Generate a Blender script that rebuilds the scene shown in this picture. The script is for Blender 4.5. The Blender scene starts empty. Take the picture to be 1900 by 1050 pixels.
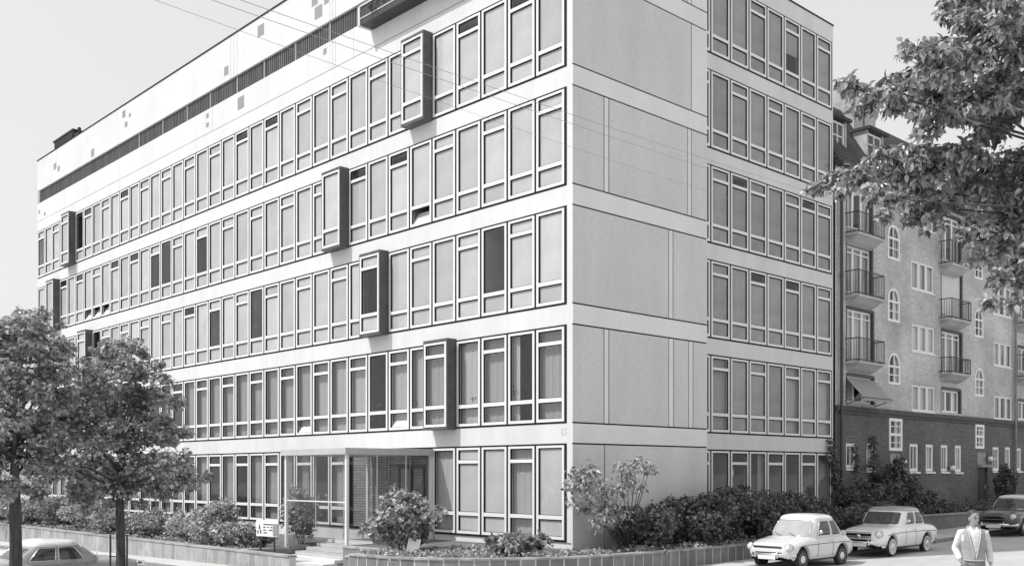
import bpy, bmesh, math, random
import numpy as np
from mathutils import Vector, Matrix
random.seed(7)
RNG = np.random.default_rng(11)
R = math.radians
PI = math.pi
sc = bpy.context.scene
COL = sc.collection

# ------------------------------------------------------------------ frame of the place
# x runs along the side street, y along the long facade, z up; the building corner stands at the origin
F, CX, HY = 1895.0, 950.0, 878.0
EYE = Vector((-20.51, -19.43, 2.5))
TH = math.atan2(1895.0, 2022.0)
Vd = Vector((math.cos(TH), math.sin(TH)))


def local(X, Z):
    """metres right of / in front of the camera station -> place x, y"""
    dx, dz = X - 1.68, Z - 28.2
    return (dx * Vd.x + dz * Vd.y, -dx * Vd.y + dz * Vd.x)


def plan(px, D):
    return local((px - CX) / F * D, D)


def depth_at(x, y):
    return 28.2 + Vd.y * x + Vd.x * y


def on_y(px, py, y0):
    """where a sight line meets the plane y=y0 -> x, z"""
    k = (px - CX) / F
    # 1.68+Vx*t-Vy*y0 = k*(28.2+Vy*t+Vx*y0)
    t = (k * (28.2 + Vd.x * y0) - 1.68 + Vd.y * y0) / (Vd.x - k * Vd.y)
    D = depth_at(t, y0)
    return t, 2.5 + (HY - py) / F * D


def on_x(px, py, x0):
    k = (px - CX) / F
    # 1.68+Vx*x0-Vy*t = k*(28.2+Vy*x0+Vx*t)
    t = (1.68 + Vd.x * x0 - k * (28.2 + Vd.y * x0)) / (k * Vd.x + Vd.y)
    D = depth_at(x0, t)
    return t, 2.5 + (HY - py) / F * D


def gz(x, y):
    return -0.297 + 0.0185 * min(max(x, 0), 70) - 0.015 * y


# ------------------------------------------------------------------ materials
def mat(name, v, rough=0.75, spec=0.3, noise=None, noise2=None, bump=None, isl=0.0, metal=0.0, objrand=0.0, transl=0.0):
    m = bpy.data.materials.new(name)
    m.use_nodes = True
    nt = m.node_tree
    N, L = nt.nodes, nt.links
    b = N['Principled BSDF']
    b.inputs['Roughness'].default_value = rough
    b.inputs['Specular IOR Level'].default_value = spec
    b.inputs['Metallic'].default_value = metal
    tc = N.new('ShaderNodeTexCoord')
    val = N.new('ShaderNodeValue')
    val.outputs[0].default_value = v
    out = val.outputs[0]

    def mul(o, f):
        k = N.new('ShaderNodeMath')
        k.operation = 'MULTIPLY'
        L.new(o, k.inputs[0])
        L.new(f, k.inputs[1])
        return k.outputs[0]
    for nz in (noise, noise2):
        if nz:
            t = N.new('ShaderNodeTexNoise')
            t.inputs['Scale'].default_value = nz[0]
            t.inputs['Detail'].default_value = 6
            t.inputs['Roughness'].default_value = 0.6
            if len(nz) > 2:
                mp = N.new('ShaderNodeMapping')
                mp.inputs['Scale'].default_value = nz[2]
                L.new(tc.outputs['Object'], mp.inputs[0])
                L.new(mp.outputs[0], t.inputs['Vector'])
            else:
                L.new(tc.outputs['Object'], t.inputs['Vector'])
            r = N.new('ShaderNodeMapRange')
            r.inputs['From Min'].default_value = 0.3
            r.inputs['From Max'].default_value = 0.7
            r.inputs['To Min'].default_value = 1 - nz[1]
            r.inputs['To Max'].default_value = 1 + nz[1]
            L.new(t.outputs['Fac'], r.inputs[0])
            out = mul(out, r.outputs[0])
    if isl or objrand:
        s = None
        if isl:
            g = N.new('ShaderNodeNewGeometry')
            s = g.outputs['Random Per Island']
        if objrand:
            oi = N.new('ShaderNodeObjectInfo')
            if s is None:
                s = oi.outputs['Random']
            else:
                a = N.new('ShaderNodeMath')
                a.operation = 'ADD'
                L.new(s, a.inputs[0])
                L.new(oi.outputs['Random'], a.inputs[1])
                f = N.new('ShaderNodeMath')
                f.operation = 'FRACT'
                L.new(a.outputs[0], f.inputs[0])
                s = f.outputs[0]
        amt = isl or objrand
        r = N.new('ShaderNodeMapRange')
        r.inputs['To Min'].default_value = 1 - amt
        r.inputs['To Max'].default_value = 1 + amt
        L.new(s, r.inputs[0])
        out = mul(out, r.outputs[0])
    L.new(out, b.inputs['Base Color'])
    if bump:
        t = N.new('ShaderNodeTexNoise')
        t.inputs['Scale'].default_value = bump[0]
        t.inputs['Detail'].default_value = 4
        L.new(tc.outputs['Object'], t.inputs['Vector'])
        bp = N.new('ShaderNodeBump')
        bp.inputs['Strength'].default_value = bump[1]
        bp.inputs['Distance'].default_value = 0.02
        L.new(t.outputs['Fac'], bp.inputs['Height'])
        L.new(bp.outputs[0], b.inputs['Normal'])
    if transl:
        tr = N.new('ShaderNodeBsdfTranslucent')
        L.new(out, tr.inputs['Color'])
        mx = N.new('ShaderNodeMixShader')
        mx.inputs[0].default_value = transl
        L.new(b.outputs[0], mx.inputs[1])
        L.new(tr.outputs[0], mx.inputs[2])
        L.new(mx.outputs[0], N['Material Output'].inputs['Surface'])
    return m


def brick_mat(name, c1, c2, mortar, bw, bh, msize=0.012, dirt=0.2):
    m = mat(name, c1, 0.85, 0.2, noise=(0.35, dirt), noise2=(9, 0.1))
    nt = m.node_tree
    N, L = nt.nodes, nt.links
    b = N['Principled BSDF']
    src = b.inputs['Base Color'].links[0].from_socket
    tc = N.new('ShaderNodeTexCoord')
    se = N.new('ShaderNodeSeparateXYZ')
    L.new(tc.outputs['Object'], se.inputs[0])
    ad = N.new('ShaderNodeMath')
    ad.operation = 'ADD'
    L.new(se.outputs['X'], ad.inputs[0])
    L.new(se.outputs['Y'], ad.inputs[1])
    co = N.new('ShaderNodeCombineXYZ')
    L.new(ad.outputs[0], co.inputs['X'])
    L.new(se.outputs['Z'], co.inputs['Y'])
    br = N.new('ShaderNodeTexBrick')
    br.inputs['Scale'].default_value = 1
    br.inputs['Brick Width'].default_value = bw
    br.inputs['Row Height'].default_value = bh
    br.inputs['Mortar Size'].default_value = msize
    br.inputs['Color1'].default_value = (1, 1, 1, 1)
    br.inputs['Color2'].default_value = (c2 / c1,) * 3 + (1,)
    br.inputs['Mortar'].default_value = (mortar / c1,) * 3 + (1,)
    L.new(co.outputs[0], br.inputs['Vector'])
    mx = N.new('ShaderNodeMix')
    mx.data_type = 'RGBA'
    mx.blend_type = 'MULTIPLY'
    mx.inputs['Factor'].default_value = 1
    cc = N.new('ShaderNodeCombineColor')
    for i in range(3):
        L.new(src, cc.inputs[i])
    L.new(cc.outputs[0], mx.inputs[6])
    L.new(br.outputs['Color'], mx.inputs[7])
    L.new(mx.outputs[2], b.inputs['Base Color'])
    bp = N.new('ShaderNodeBump')
    bp.inputs['Strength'].default_value = 0.5
    bp.inputs['Distance'].default_value = 0.01
    L.new(br.outputs['Fac'], bp.inputs['Height'])
    bp.invert = True
    L.new(bp.outputs[0], b.inputs['Normal'])
    return m


def glass_mat(name, tint=0.9, refl=1.0):
    m = bpy.data.materials.new(name)
    m.use_nodes = True
    N, L = m.node_tree.nodes, m.node_tree.links
    N.remove(N['Principled BSDF'])
    fr = N.new('ShaderNodeLayerWeight')
    fr.inputs['Blend'].default_value = 0.5
    pw = N.new('ShaderNodeMath')
    pw.operation = 'POWER'
    pw.inputs[1].default_value = 5.0
    L.new(fr.outputs['Facing'], pw.inputs[0])
    k = N.new('ShaderNodeMath')
    k.operation = 'MULTIPLY_ADD'
    k.inputs[1].default_value = 0.90 * refl
    k.inputs[2].default_value = 0.08 * refl
    L.new(pw.outputs[0], k.inputs[0])
    tc = N.new('ShaderNodeTexCoord')
    t = N.new('ShaderNodeTexNoise')
    t.inputs['Scale'].default_value = 1.3
    t.inputs['Detail'].default_value = 1
    L.new(tc.outputs['Object'], t.inputs['Vector'])
    bp = N.new('ShaderNodeBump')
    bp.inputs['Strength'].default_value = 0.12
    bp.inputs['Distance'].default_value = 0.02
    L.new(t.outputs['Fac'], bp.inputs['Height'])
    g = N.new('ShaderNodeBsdfGlossy')
    g.inputs['Roughness'].default_value = 0.03
    L.new(bp.outputs[0], g.inputs['Normal'])
    tr = N.new('ShaderNodeBsdfTransparent')
    tr.inputs[0].default_value = (tint, tint, tint, 1)
    mx = N.new('ShaderNodeMixShader')
    L.new(k.outputs[0], mx.inputs[0])
    L.new(tr.outputs[0], mx.inputs[1])
    L.new(g.outputs[0], mx.inputs[2])
    L.new(mx.outputs[0], N['Material Output'].inputs['Surface'])
    return m


M = {}
M['render'] = mat('white_render', 0.645, 0.85, 0.15, noise=(1.6, 0.06, (1, 1, 0.12)), noise2=(0.35, 0.05), bump=(60, 0.15))
M['panel'] = mat('grey_facing_panel', 0.575, 0.85, 0.2, noise=(0.7, 0.08, (1, 1, 0.3)), noise2=(26, 0.09, (0.2, 0.2, 1)), bump=(80, 0.2))
M['panel_light'] = mat('light_facing_panel', 0.70, 0.85, 0.2, noise=(0.6, 0.07), noise2=(25, 0.05, (0.25, 0.25, 1)), bump=(80, 0.2))
M['joint'] = mat('dark_joint', 0.025, 0.9, 0.1)
M['frame'] = mat('white_window_frame', 0.73, 0.45, 0.4, noise=(3, 0.04))
M['room'] = mat('room_interior', 0.36, 0.9, 0.1, noise=(0.7, 0.35))
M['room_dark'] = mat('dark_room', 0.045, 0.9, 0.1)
M['blind'] = mat('roller_blind', 0.57, 0.8, 0.2, isl=0.13, objrand=0.13, noise=(0.9, 0.12))
M['curtain'] = mat('grey_curtain', 0.43, 0.9, 0.1, objrand=0.2, noise=(12, 0.10, (1, 1, 0.08)))
M['wing_blind'] = mat('grey_roller_blind', 0.34, 0.8, 0.2, objrand=0.12, noise=(1.2, 0.2))
M['glass'] = glass_mat('window_glass', 0.90)
M['clear'] = glass_mat('porch_glass', 0.86, 0.9)
M['cheek'] = mat('grey_bay_cladding', 0.095, 0.55, 0.4, noise=(3, 0.25))
M['dark_metal'] = mat('dark_cladding', 0.045, 0.55, 0.4, noise=(4, 0.3))
M['ribbed'] = mat('dark_ribbed_glazing', 0.10, 0.5, 0.4, noise=(9, 0.3, (1, 1, 0.05)), isl=0.25)
M['tile_grey'] = mat('grey_mosaic_tile', 0.27, 0.6, 0.4, noise=(20, 0.2))
M['patch'] = mat('pale_grey_render', 0.62, 0.85, 0.15, noise=(0.6, 0.05))
M['roof_felt'] = mat('roof_felt', 0.10, 0.9, 0.1, noise=(2, 0.3))
M['concrete'] = mat('concrete', 0.45, 0.9, 0.2, noise=(1.2, 0.12), noise2=(25, 0.1), bump=(40, 0.3))
M['step'] = mat('pale_step_concrete', 0.66, 0.85, 0.2, noise=(1.5, 0.08), noise2=(25, 0.06))
M['stone'] = mat('wall_stone', 0.33, 0.9, 0.2, noise=(2.5, 0.2), noise2=(30, 0.12), isl=0.18, bump=(30, 0.5))
M['stone_dark'] = mat('dark_wall_stone', 0.21, 0.9, 0.2, noise=(2.5, 0.2), noise2=(30, 0.12), isl=0.2, bump=(30, 0.5))
M['mortar'] = mat('light_mortar', 0.55, 0.9, 0.1, noise=(10, 0.1))
M['asphalt'] = mat('road_surface', 0.47, 0.9, 0.2, noise=(0.25, 0.10), noise2=(2.2, 0.08), bump=(120, 0.4))
M['pave'] = mat('pavement_slabs', 0.52, 0.9, 0.2, noise=(0.6, 0.1), noise2=(40, 0.12), bump=(80, 0.3))
M['kerb'] = mat('kerb_stone', 0.25, 0.9, 0.2, noise=(3, 0.2))
M['soil'] = mat('garden_soil', 0.16, 0.95, 0.1, noise=(2, 0.4), noise2=(30, 0.3), bump=(20, 0.8))
M['brick_dark'] = brick_mat('dark_brick', 0.14, 0.085, 0.20, 0.25, 0.08)
M['brick_light'] = brick_mat('pale_brick', 0.47, 0.34, 0.60, 0.25, 0.08, dirt=0.32)
M['entry_brick'] = brick_mat('entrance_brick', 0.30, 0.22, 0.14, 0.5, 0.09, 0.014)
M['cornice'] = mat('brick_cornice', 0.10, 0.85, 0.2, noise=(6, 0.3))
M['slate'] = brick_mat('roof_tiles', 0.095, 0.065, 0.04, 0.3, 0.2, 0.02)
M['apt_frame'] = mat('white_paint', 0.82, 0.5, 0.4)
M['net'] = mat('net_curtain', 0.55, 0.9, 0.1, noise=(14, 0.25, (1, 1, 0.06)), objrand=0.3)
M['iron'] = mat('painted_iron', 0.06, 0.5, 0.4)
M['canvas'] = mat('awning_canvas', 0.33, 0.85, 0.1, noise=(10, 0.1, (1, 0.1, 0.1)))
M['chimney'] = mat('chimney_render', 0.42, 0.9, 0.1, noise=(3, 0.2))
M['bark'] = mat('bark', 0.075, 0.9, 0.15, noise=(14, 0.5, (1, 1, 0.2)), bump=(25, 0.8))
M['leaf_mid'] = mat('leaves_mid', 0.37, 0.38, 0.5, isl=0.7, transl=0.35)
M['leaf_dark'] = mat('leaves_dark', 0.135, 0.48, 0.4, isl=0.5, transl=0.2)
M['leaf_near'] = mat('leaves_glossy', 0.34, 0.28, 0.7, isl=0.8, transl=0.3)
M['leaf_pale'] = mat('leaves_pale', 0.27, 0.5, 0.4, isl=0.5, transl=0.25)
M['globe'] = mat('opal_glass', 0.85, 0.2, 0.5)
M['white_paint'] = mat('sign_white', 0.82, 0.5, 0.3)
M['ink'] = mat('sign_ink', 0.05, 0.6, 0.2)
M['wire'] = mat('cable', 0.30, 0.6, 0.3)


# ------------------------------------------------------------------ mesh helpers
class MB:
    def __init__(self):
        self.v, self.f, self.m = [], [], []

    def add(self, vs, fs, m=0):
        o = len(self.v)
        self.v += [tuple(p) for p in vs]
        self.f += [tuple(i + o for i in f) for f in fs]
        self.m += [m] * len(fs)

    def box(self, x0, x1, y0, y1, z0, z1, m=0):
        if x0 > x1:
            x0, x1 = x1, x0
        if y0 > y1:
            y0, y1 = y1, y0
        if z0 > z1:
            z0, z1 = z1, z0
        self.add([(x0, y0, z0), (x1, y0, z0), (x1, y1, z0), (x0, y1, z0), (x0, y0, z1), (x1, y0, z1), (x1, y1, z1), (x0, y1, z1)],
                 [(0, 3, 2, 1), (4, 5, 6, 7), (0, 1, 5, 4), (1, 2, 6, 5), (2, 3, 7, 6), (3, 0, 4, 7)], m)

    def quad(self, a, b, c, d, m=0):
        self.add([a, b, c, d], [(0, 1, 2, 3)], m)

    def bar(self, p, q, r, n=6, r2=None, m=0, caps=True):
        p, q = Vector(p), Vector(q)
        d = (q - p).normalized()
        a = d.orthogonal().normalized()
        b = d.cross(a)
        r2 = r if r2 is None else r2
        vs = []
        for c, rr in ((p, r), (q, r2)):
            for i in range(n):
                t = 2 * PI * i / n
                vs.append(c + a * math.cos(t) * rr + b * math.sin(t) * rr)
        fs = [(i, (i + 1) % n, n + (i + 1) % n, n + i) for i in range(n)]
        if caps:
            fs += [tuple(range(n - 1, -1, -1)), tuple(range(n, 2 * n))]
        self.add(vs, fs, m)

    def tube(self, pts, rs, n=8, m=0, cap=True):
        """lofted tube along points; radius may be (rx, ry)"""
        pts = [Vector(p) for p in pts]
        vs = []
        prev = None
        for i, p in enumerate(pts):
            d = (pts[min(i + 1, len(pts) - 1)] - pts[max(i - 1, 0)]).normalized()
            if prev is None:
                a = d.orthogonal().normalized()
            else:
                a = (prev - d * prev.dot(d)).normalized()
            prev = a
            b = d.cross(a)
            for k in range(n):
                t = 2 * PI * k / n
                vs.append(p + a * math.cos(t) * rs[i] + b * math.sin(t) * rs[i])
        fs = []
        for i in range(len(pts) - 1):
            for k in range(n):
                fs.append((i * n + k, i * n + (k + 1) % n, (i + 1) * n + (k + 1) % n, (i + 1) * n + k))
        if cap:
            fs += [tuple(range(n - 1, -1, -1)), tuple(range((len(pts) - 1) * n, len(pts) * n))]
        self.add(vs, fs, m)

    def rings(self, rg, m=0, cap=True):
        n = len(rg[0])
        vs = [p for r in rg for p in r]
        fs = []
        for i in range(len(rg) - 1):
            for k in range(n):
                fs.append((i * n + k, i * n + (k + 1) % n, (i + 1) * n + (k + 1) % n, (i + 1) * n + k))
        if cap:
            fs += [tuple(range(n - 1, -1, -1)), tuple(range((len(rg) - 1) * n, len(rg) * n))]
        self.add(vs, fs, m)

    def sphere(self, c, r, nu=12, nv=8, m=0):
        rx, ry, rz = r if isinstance(r, (tuple, list)) else (r, r, r)
        rg = []
        for j in range(1, nv):
            a = PI * j / nv
            rg.append([(c[0] + rx * math.sin(a) * math.cos(2 * PI * k / nu), c[1] + ry * math.sin(a) * math.sin(2 * PI * k / nu), c[2] - rz * math.cos(a)) for k in range(nu)])
        self.rings(rg, m)

    def build(self, name, mats, parent=None, smooth=False, loc=None, rot=None, bevel=0):
        me = bpy.data.meshes.new(name)
        me.from_pydata(self.v, [], self.f)
        if not isinstance(mats, (list, tuple)):
            mats = [mats]
        for x in mats:
            me.materials.append(x)
        me.polygons.foreach_set('material_index', self.m)
        if smooth:
            me.polygons.foreach_set('use_smooth', [True] * len(me.polygons))
        me.update()
        return link(name, me, parent, loc, rot, bevel)


def link(name, me, parent=None, loc=None, rot=None, bevel=0):
    o = bpy.data.objects.new(name, me)
    COL.objects.link(o)
    if parent is not None:
        o.parent = parent
    if loc is not None:
        o.location = loc
    if rot is not None:
        o.rotation_euler = rot
    if bevel:
        b = o.modifiers.new('bevel', 'BEVEL')
        b.width = bevel
        b.segments = 2
        b.limit_method = 'ANGLE'
    return o


def tag(o, label=None, cat=None, group=None, kind=None):
    if label:
        o['label'] = label
    if cat:
        o['category'] = cat
    if group:
        o['group'] = group
    if kind:
        o['kind'] = kind
    return o


def empty(name, loc, rz=0, label=None, cat=None, group=None):
    o = bpy.data.objects.new(name, None)
    COL.objects.link(o)
    o.location = loc
    o.rotation_euler = (0, 0, rz)
    o.empty_display_size = 0.2
    return tag(o, label, cat, group)


def copy_obj(o, parent, loc=None):
    c = o.copy()
    COL.objects.link(c)
    c.parent = parent
    if loc is not None:
        c.location = loc
    return c


# ------------------------------------------------------------------ leaves
def leaf_mesh(name, P, Nn, T, S, material, parent=None, fine=False, widthf=0.55, kind=None):
    """P points, Nn leaf normals, T leaf axes, S lengths -> one mesh of small folded leaves"""
    n = len(P)
    T = T - Nn * np.sum(T * Nn, axis=1)[:, None]
    T /= np.linalg.norm(T, axis=1)[:, None] + 1e-9
    B = np.cross(Nn, T)
    S = S[:, None]
    if not fine:
        prof = [(0.0, 0, 0), (0.45, 0.5, 0.10), (1.0, 0, -0.05), (0.45, -0.5, 0.10)]
        faces = [(0, 1, 2), (0, 2, 3)]
    else:
        prof = [(0.0, 0, 0), (0.28, 0.46, 0.10), (0.35, 0, 0.02), (0.28, -0.46, 0.10), (0.66, 0.36, 0.05), (0.68, 0, -0.03), (0.66, -0.36, 0.05), (1.0, 0, -0.16)]
        faces = [(0, 1, 2), (0, 2, 3), (1, 4, 5, 2), (2, 5, 6, 3), (4, 7, 5), (5, 7, 6)]
    k = len(prof)
    V = np.zeros((n, k, 3))
    for i, (a, b, c) in enumerate(prof):
        V[:, i] = P + T * S * a + B * S * (b * widthf * 1.6) + Nn * S * c
    V = V.reshape(-1, 3)
    me = bpy.data.meshes.new(name)
    tot = sum(len(f) for f in faces)
    loops = np.zeros((n, tot), dtype=np.int32)
    base = (np.arange(n) * k)[:, None]
    loops[:] = base + np.array([i for f in faces for i in f])[None, :]
    starts = np.cumsum([0] + [len(f) for f in faces])[:-1]
    ls = (np.arange(n)[:, None] * tot + starts[None, :]).ravel()
    me.vertices.add(n * k)
    me.vertices.foreach_set('co', V.ravel())
    me.loops.add(n * tot)
    me.loops.foreach_set('vertex_index', loops.ravel())
    me.polygons.add(n * len(faces))
    me.polygons.foreach_set('loop_start', ls.astype(np.int32))
    me.materials.append(material)
    me.update(calc_edges=True)
    me.validate()
    o = link(name, me, parent)
    if kind:
        o['kind'] = kind
    return o


def cloud(clumps, dens, up=0.5, out=0.6, droop=0.3, size=0.1, shell=0.45, wild=0.55):
    """random leaf positions in a list of ellipsoids (cx,cy,cz,rx,ry,rz); dens leaves per m2 of ellipsoid skin"""
    Ps, Ns, Ts, Ss = [], [], [], []
    for (cx, cy, cz, rx, ry, rz) in clumps:
        area = 4 * PI * ((rx * ry) ** 1.6 / 3 + (rx * rz) ** 1.6 / 3 + (ry * rz) ** 1.6 / 3) ** (1 / 1.6)
        n = max(8, int(area * dens))
        d = RNG.normal(size=(n, 3))
        d /= np.linalg.norm(d, axis=1)[:, None]
        # ragged surface: bumps along direction
        rad = RNG.random(n) ** shell
        bump = 1 + 0.22 * np.sin(d[:, 0] * 7 + cx * 3) * np.sin(d[:, 1] * 6 + cy * 5) + 0.15 * np.sin(d[:, 2] * 9 + cz * 4 + d[:, 0] * 5)
        rad = rad * bump + RNG.normal(size=n) * 0.05
        P = np.array([cx, cy, cz]) + d * rad[:, None] * np.array([rx, ry, rz])
        Nn = d * out + np.array([0, 0, up]) + RNG.normal(size=(n, 3)) * wild
        Nn /= np.linalg.norm(Nn, axis=1)[:, None]
        T = d * 0.6 + np.array([0, 0, -droop]) + RNG.normal(size=(n, 3)) * 0.6
        Ps.append(P); Ns.append(Nn); Ts.append(T)
        Ss.append(size * (0.55 + 0.8 * RNG.random(n)))
    return np.concatenate(Ps), np.concatenate(Ns), np.concatenate(Ts), np.concatenate(Ss)


def shrub(name, x, y, z, r, h, label, material='leaf_mid', size=0.09, dens=110, n=7, group=None, spread=0.75, ry=None, cat='shrub', stems=4, stemr=0.018):
    """low woody plant: stems from the ground and leaf clumps, each a part"""
    root = empty(name, (x, y, z), 0, label, cat, group)
    rnd = random.Random(hash((round(x, 2), round(y, 2))) & 0xffff)
    ry = ry or r
    cl = []
    for i in range(n):
        a = 2 * PI * (i + rnd.random() * 0.7) / n
        q = rnd.random() ** 0.6 * spread
        s = 0.34 + 0.26 * rnd.random()
        hz = h * (0.28 + 0.5 * rnd.random() * (1.15 - q * 0.5))
        cl.append((math.cos(a) * q * r, math.sin(a) * q * ry, hz, r * s, ry * s, h * s * 0.62))
    cl.append((0, 0, h * 0.32, r * 0.7, ry * 0.7, h * 0.34))
    base = list(cl)
    for (cx, cy, cz, a_, b_, c_) in base:
        for _ in range(5):
            v = Vector((rnd.gauss(0, 1), rnd.gauss(0, 1), abs(rnd.gauss(0.3, 0.9)))).normalized() * rnd.uniform(0.7, 1.25)
            q = rnd.uniform(0.22, 0.42)
            cl.append((cx + v.x * a_, cy + v.y * b_, cz + v.z * c_ * 1.15, a_ * q, b_ * q, c_ * q))
    cl = [(c[0], c[1], c[2], c[3] * 0.8, c[4] * 0.8, c[5] * 0.8) if i < len(base) else c for i, c in enumerate(cl)]
    P, Nn, T, S = cloud(cl, dens, size=size)
    P[:, 2] = np.abs(P[:, 2])
    leaf_mesh('foliage', P, Nn, T, S, M[material], root)
    mb = MB()
    for i in range(stems):
        c = cl[i % len(cl)]
        mb.tube([(c[0] * 0.15, c[1] * 0.15, -0.05), (c[0] * 0.5, c[1] * 0.5, c[2] * 0.5), (c[0], c[1], c[2] * 1.05)], [stemr, stemr * 0.75, stemr * 0.4], 5)
    mb.build('stems', M['bark'], root, True)
    return root
# ------------------------------------------------------------------ office building
ZB = [0.61 + 3.3 * k for k in range(6)]
WH = 2.72
PITCH, Y0 = 1.18, 0.27
NMOD = 36
YE = Y0 + NMOD * PITCH + 0.12
office = empty('office_building', (0, 0, 0), 0, 'long white modern office block with rows of white framed windows and a grey end wall', 'building')


def k_of(px):
    return int((on_x(px, 500, 0)[0] - Y0) / PITCH)


# bands, plinth and corner piers of the long side
w = MB()
w.box(0.04, 3.0, 0.05, YE - 0.02, -2.2, ZB[0] - 0.03)
for k in range(4):
    w.box(0, 0.29, 0.05, 0.3, ZB[k] + WH, ZB[k + 1])
    w.box(0, 0.5, 0.3, YE, ZB[k] + WH, ZB[k + 1])
for (za_, zb_) in ((ZB[4] + WH, 17.10), (17.125, 18.15)):
    w.box(0, 0.29, 0.05, 0.3, za_, zb_)
    w.box(0, 0.5, 0.3, YE, za_, zb_)
w.box(0, 0.5, 9.6, YE, 18.90, 20.65)
w.box(0, 0.29, 0.05, 9.6, 20.1, 20.65)
w.box(0, 0.29, 0.05, 1.2, 18.15, 20.1)
for k in range(5):
    w.box(0, 0.29, 0.05, Y0 - 0.03, ZB[k], ZB[k] + WH)
    w.box(0, 0.5, Y0 + NMOD * PITCH + 0.03, YE, ZB[k], ZB[k] + WH)
w.box(0, 0.29, 0.05, Y0 - 0.03, ZB[0]-0.03, ZB[0])
# wing bands
WP = 1.165
WX1 = 16.97
WY = 1.78
WX0 = WX1 - 8 * WP
XE = 17.12
w.box(6.05, XE, WY, WY + 0.5, -1.2, ZB[0])
for k in range(5):
    w.box(6.05, XE, WY, WY + 0.5, ZB[k] + WH, ZB[k + 1])
w.box(6.05, XE, WY, WY + 0.5, ZB[5] + WH, 20.52)
for k in range(6):
    w.box(WX1 + 0.03, XE, WY, WY + 0.5, ZB[k], ZB[k] + WH)
    w.box(6.05, WX0 - 0.03, WY, WY + 0.5, ZB[k], ZB[k] + WH)
w.box(0, 0.02, 0.03, 0.05, -2.2, 20.65)
wall = w.build('wall', M['render'], office)
# thin shadow joint under the parapet and coping line
j = MB()
j.box(0.03, 0.4, 0.02, YE - 0.02, 17.08, 17.14)
j.box(-0.03, 0.5, 9.55, YE + 0.03, 20.652, 20.70)
j.box(6.0, XE + 0.03, WY - 0.03, WY + 0.5, 20.522, 20.57)
# proud dark strips paint in the shade of gaps between window frames
for k in range(5):
    for i in range(NMOD + 1):
        if k == 0 and 5 < i < 9:
            continue
        yy = Y0 + i * PITCH
        j.box(-0.012, 0.13, yy - 0.043, yy + 0.043, ZB[k], ZB[k] + WH)
    j.box(-0.010, 0.13, Y0 - 0.04, Y0 + 0.04 + NMOD * PITCH, ZB[k] - 0.012, ZB[k] + 0.042)
    j.box(-0.010, 0.13, Y0 - 0.04, Y0 + 0.04 + NMOD * PITCH, ZB[k] + WH - 0.042, ZB[k] + WH + 0.012)
for k in range(6):
    for i in range(9):
        xx = WX0 + i * WP
        j.box(xx - 0.043, xx + 0.043, WY - 0.012, WY + 0.13, ZB[k], ZB[k] + WH)
    j.box(WX0 - 0.04, WX1 + 0.04, WY - 0.010, WY + 0.13, ZB[k] - 0.012, ZB[k] + 0.042)
    j.box(WX0 - 0.04, WX1 + 0.04, WY - 0.010, WY + 0.13, ZB[k] + WH - 0.042, ZB[k] + WH + 0.012)
j.build('shadow_joint', M['joint'], office)

# end wall with panel joints
e = MB()
e.box(0.295, 6.19, 0.03, 0.30, -1.5, 20.6, 2)
e.box(0.02, 0.295, 0.03, 0.045, -1.5, 20.6, 2)
e.box(5.9, 6.19, 0.30, WY + 0.3, -1.5, 20.6, 1)
splits = {5: [1276, 1283], 4: [1283], 3: [1121, 1130, 1276, 1283], 2: [1241, 1249], 1: [1121, 1130, 1241, 1250, 1278, 1286], 0: [1122]}
g = 0.022
for k in range(6):
    xs = [0.0] + [on_y(p, 500, 0)[0] for p in splits[k]] + [6.2]
    z0 = -1.5 if k == 0 else ZB[k]
    for a, b in zip(xs[:-1], xs[1:]):
        lite = 1 if (b - a) < 0.45 or (a > 5 and k in (4, 5)) else 0
        e.box(a + (g if a > 0 else 0), b - (g if b < 6.19 else 0), 0.0, 0.03, z0 + g, ZB[k] + WH - g, lite)
    e.box(0.0, 6.2, 0.0, 0.03, ZB[k] + WH + g, (ZB[k + 1] - g) if k < 5 else 20.6, 1)
e.build('end_wall', [M['panel'], M['panel_light'], M['joint']], office)

# rooms behind the glass
r = MB()
r.box(3.0, XE - 0.05, 4.8, YE - 0.3, -1.0, 20.4)
r.box(3.0, 6.0, 0.3, 4.8, -1.0, 20.4)
for k in range(6):
    zz = ZB[k] - 0.3 if k < 5 else 17.0
    r.box(0.5, 3.0, 0.3, YE - 0.01, ZB[k] - 0.42, ZB[k] - 0.12)
    r.box(6.19, XE - 0.01, WY + 0.5, 4.8, ZB[k] - 0.42, ZB[k] - 0.12)
r.box(0.02, 3.0, YE - 0.3, YE - 0.005, -1.5, 20.3)
r.box(XE - 0.3, XE - 0.005, WY + 0.5, 4.8, -1.0, 20.3)
for i in range(3, NMOD, 3):
    yy = Y0 + i * PITCH
    r.box(0.14, 3.0, yy - 0.05, yy + 0.05, -0.5, 16.6)
for i in (2, 5):
    xx = WX0 + i * WP
    r.box(xx - 0.05, xx + 0.05, WY + 0.14, 4.8, -0.5, 20.2)
r.build('interior', M['room'], office)
rf = MB()
rf.box(0.5, 5.9, 0.3, 2.3, 20.3, 20.45)
rf.box(0.5, 17.0, 2.3, YE - 0.31, 20.3, 20.45)
rf.build('roof', M['roof_felt'], office)
ew = MB()
ew.box(3.0, 17.0, YE - 0.3, YE - 0.0, -1.5, 20.6)
ew.build('rear_end_wall', M['render'], office)

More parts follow.
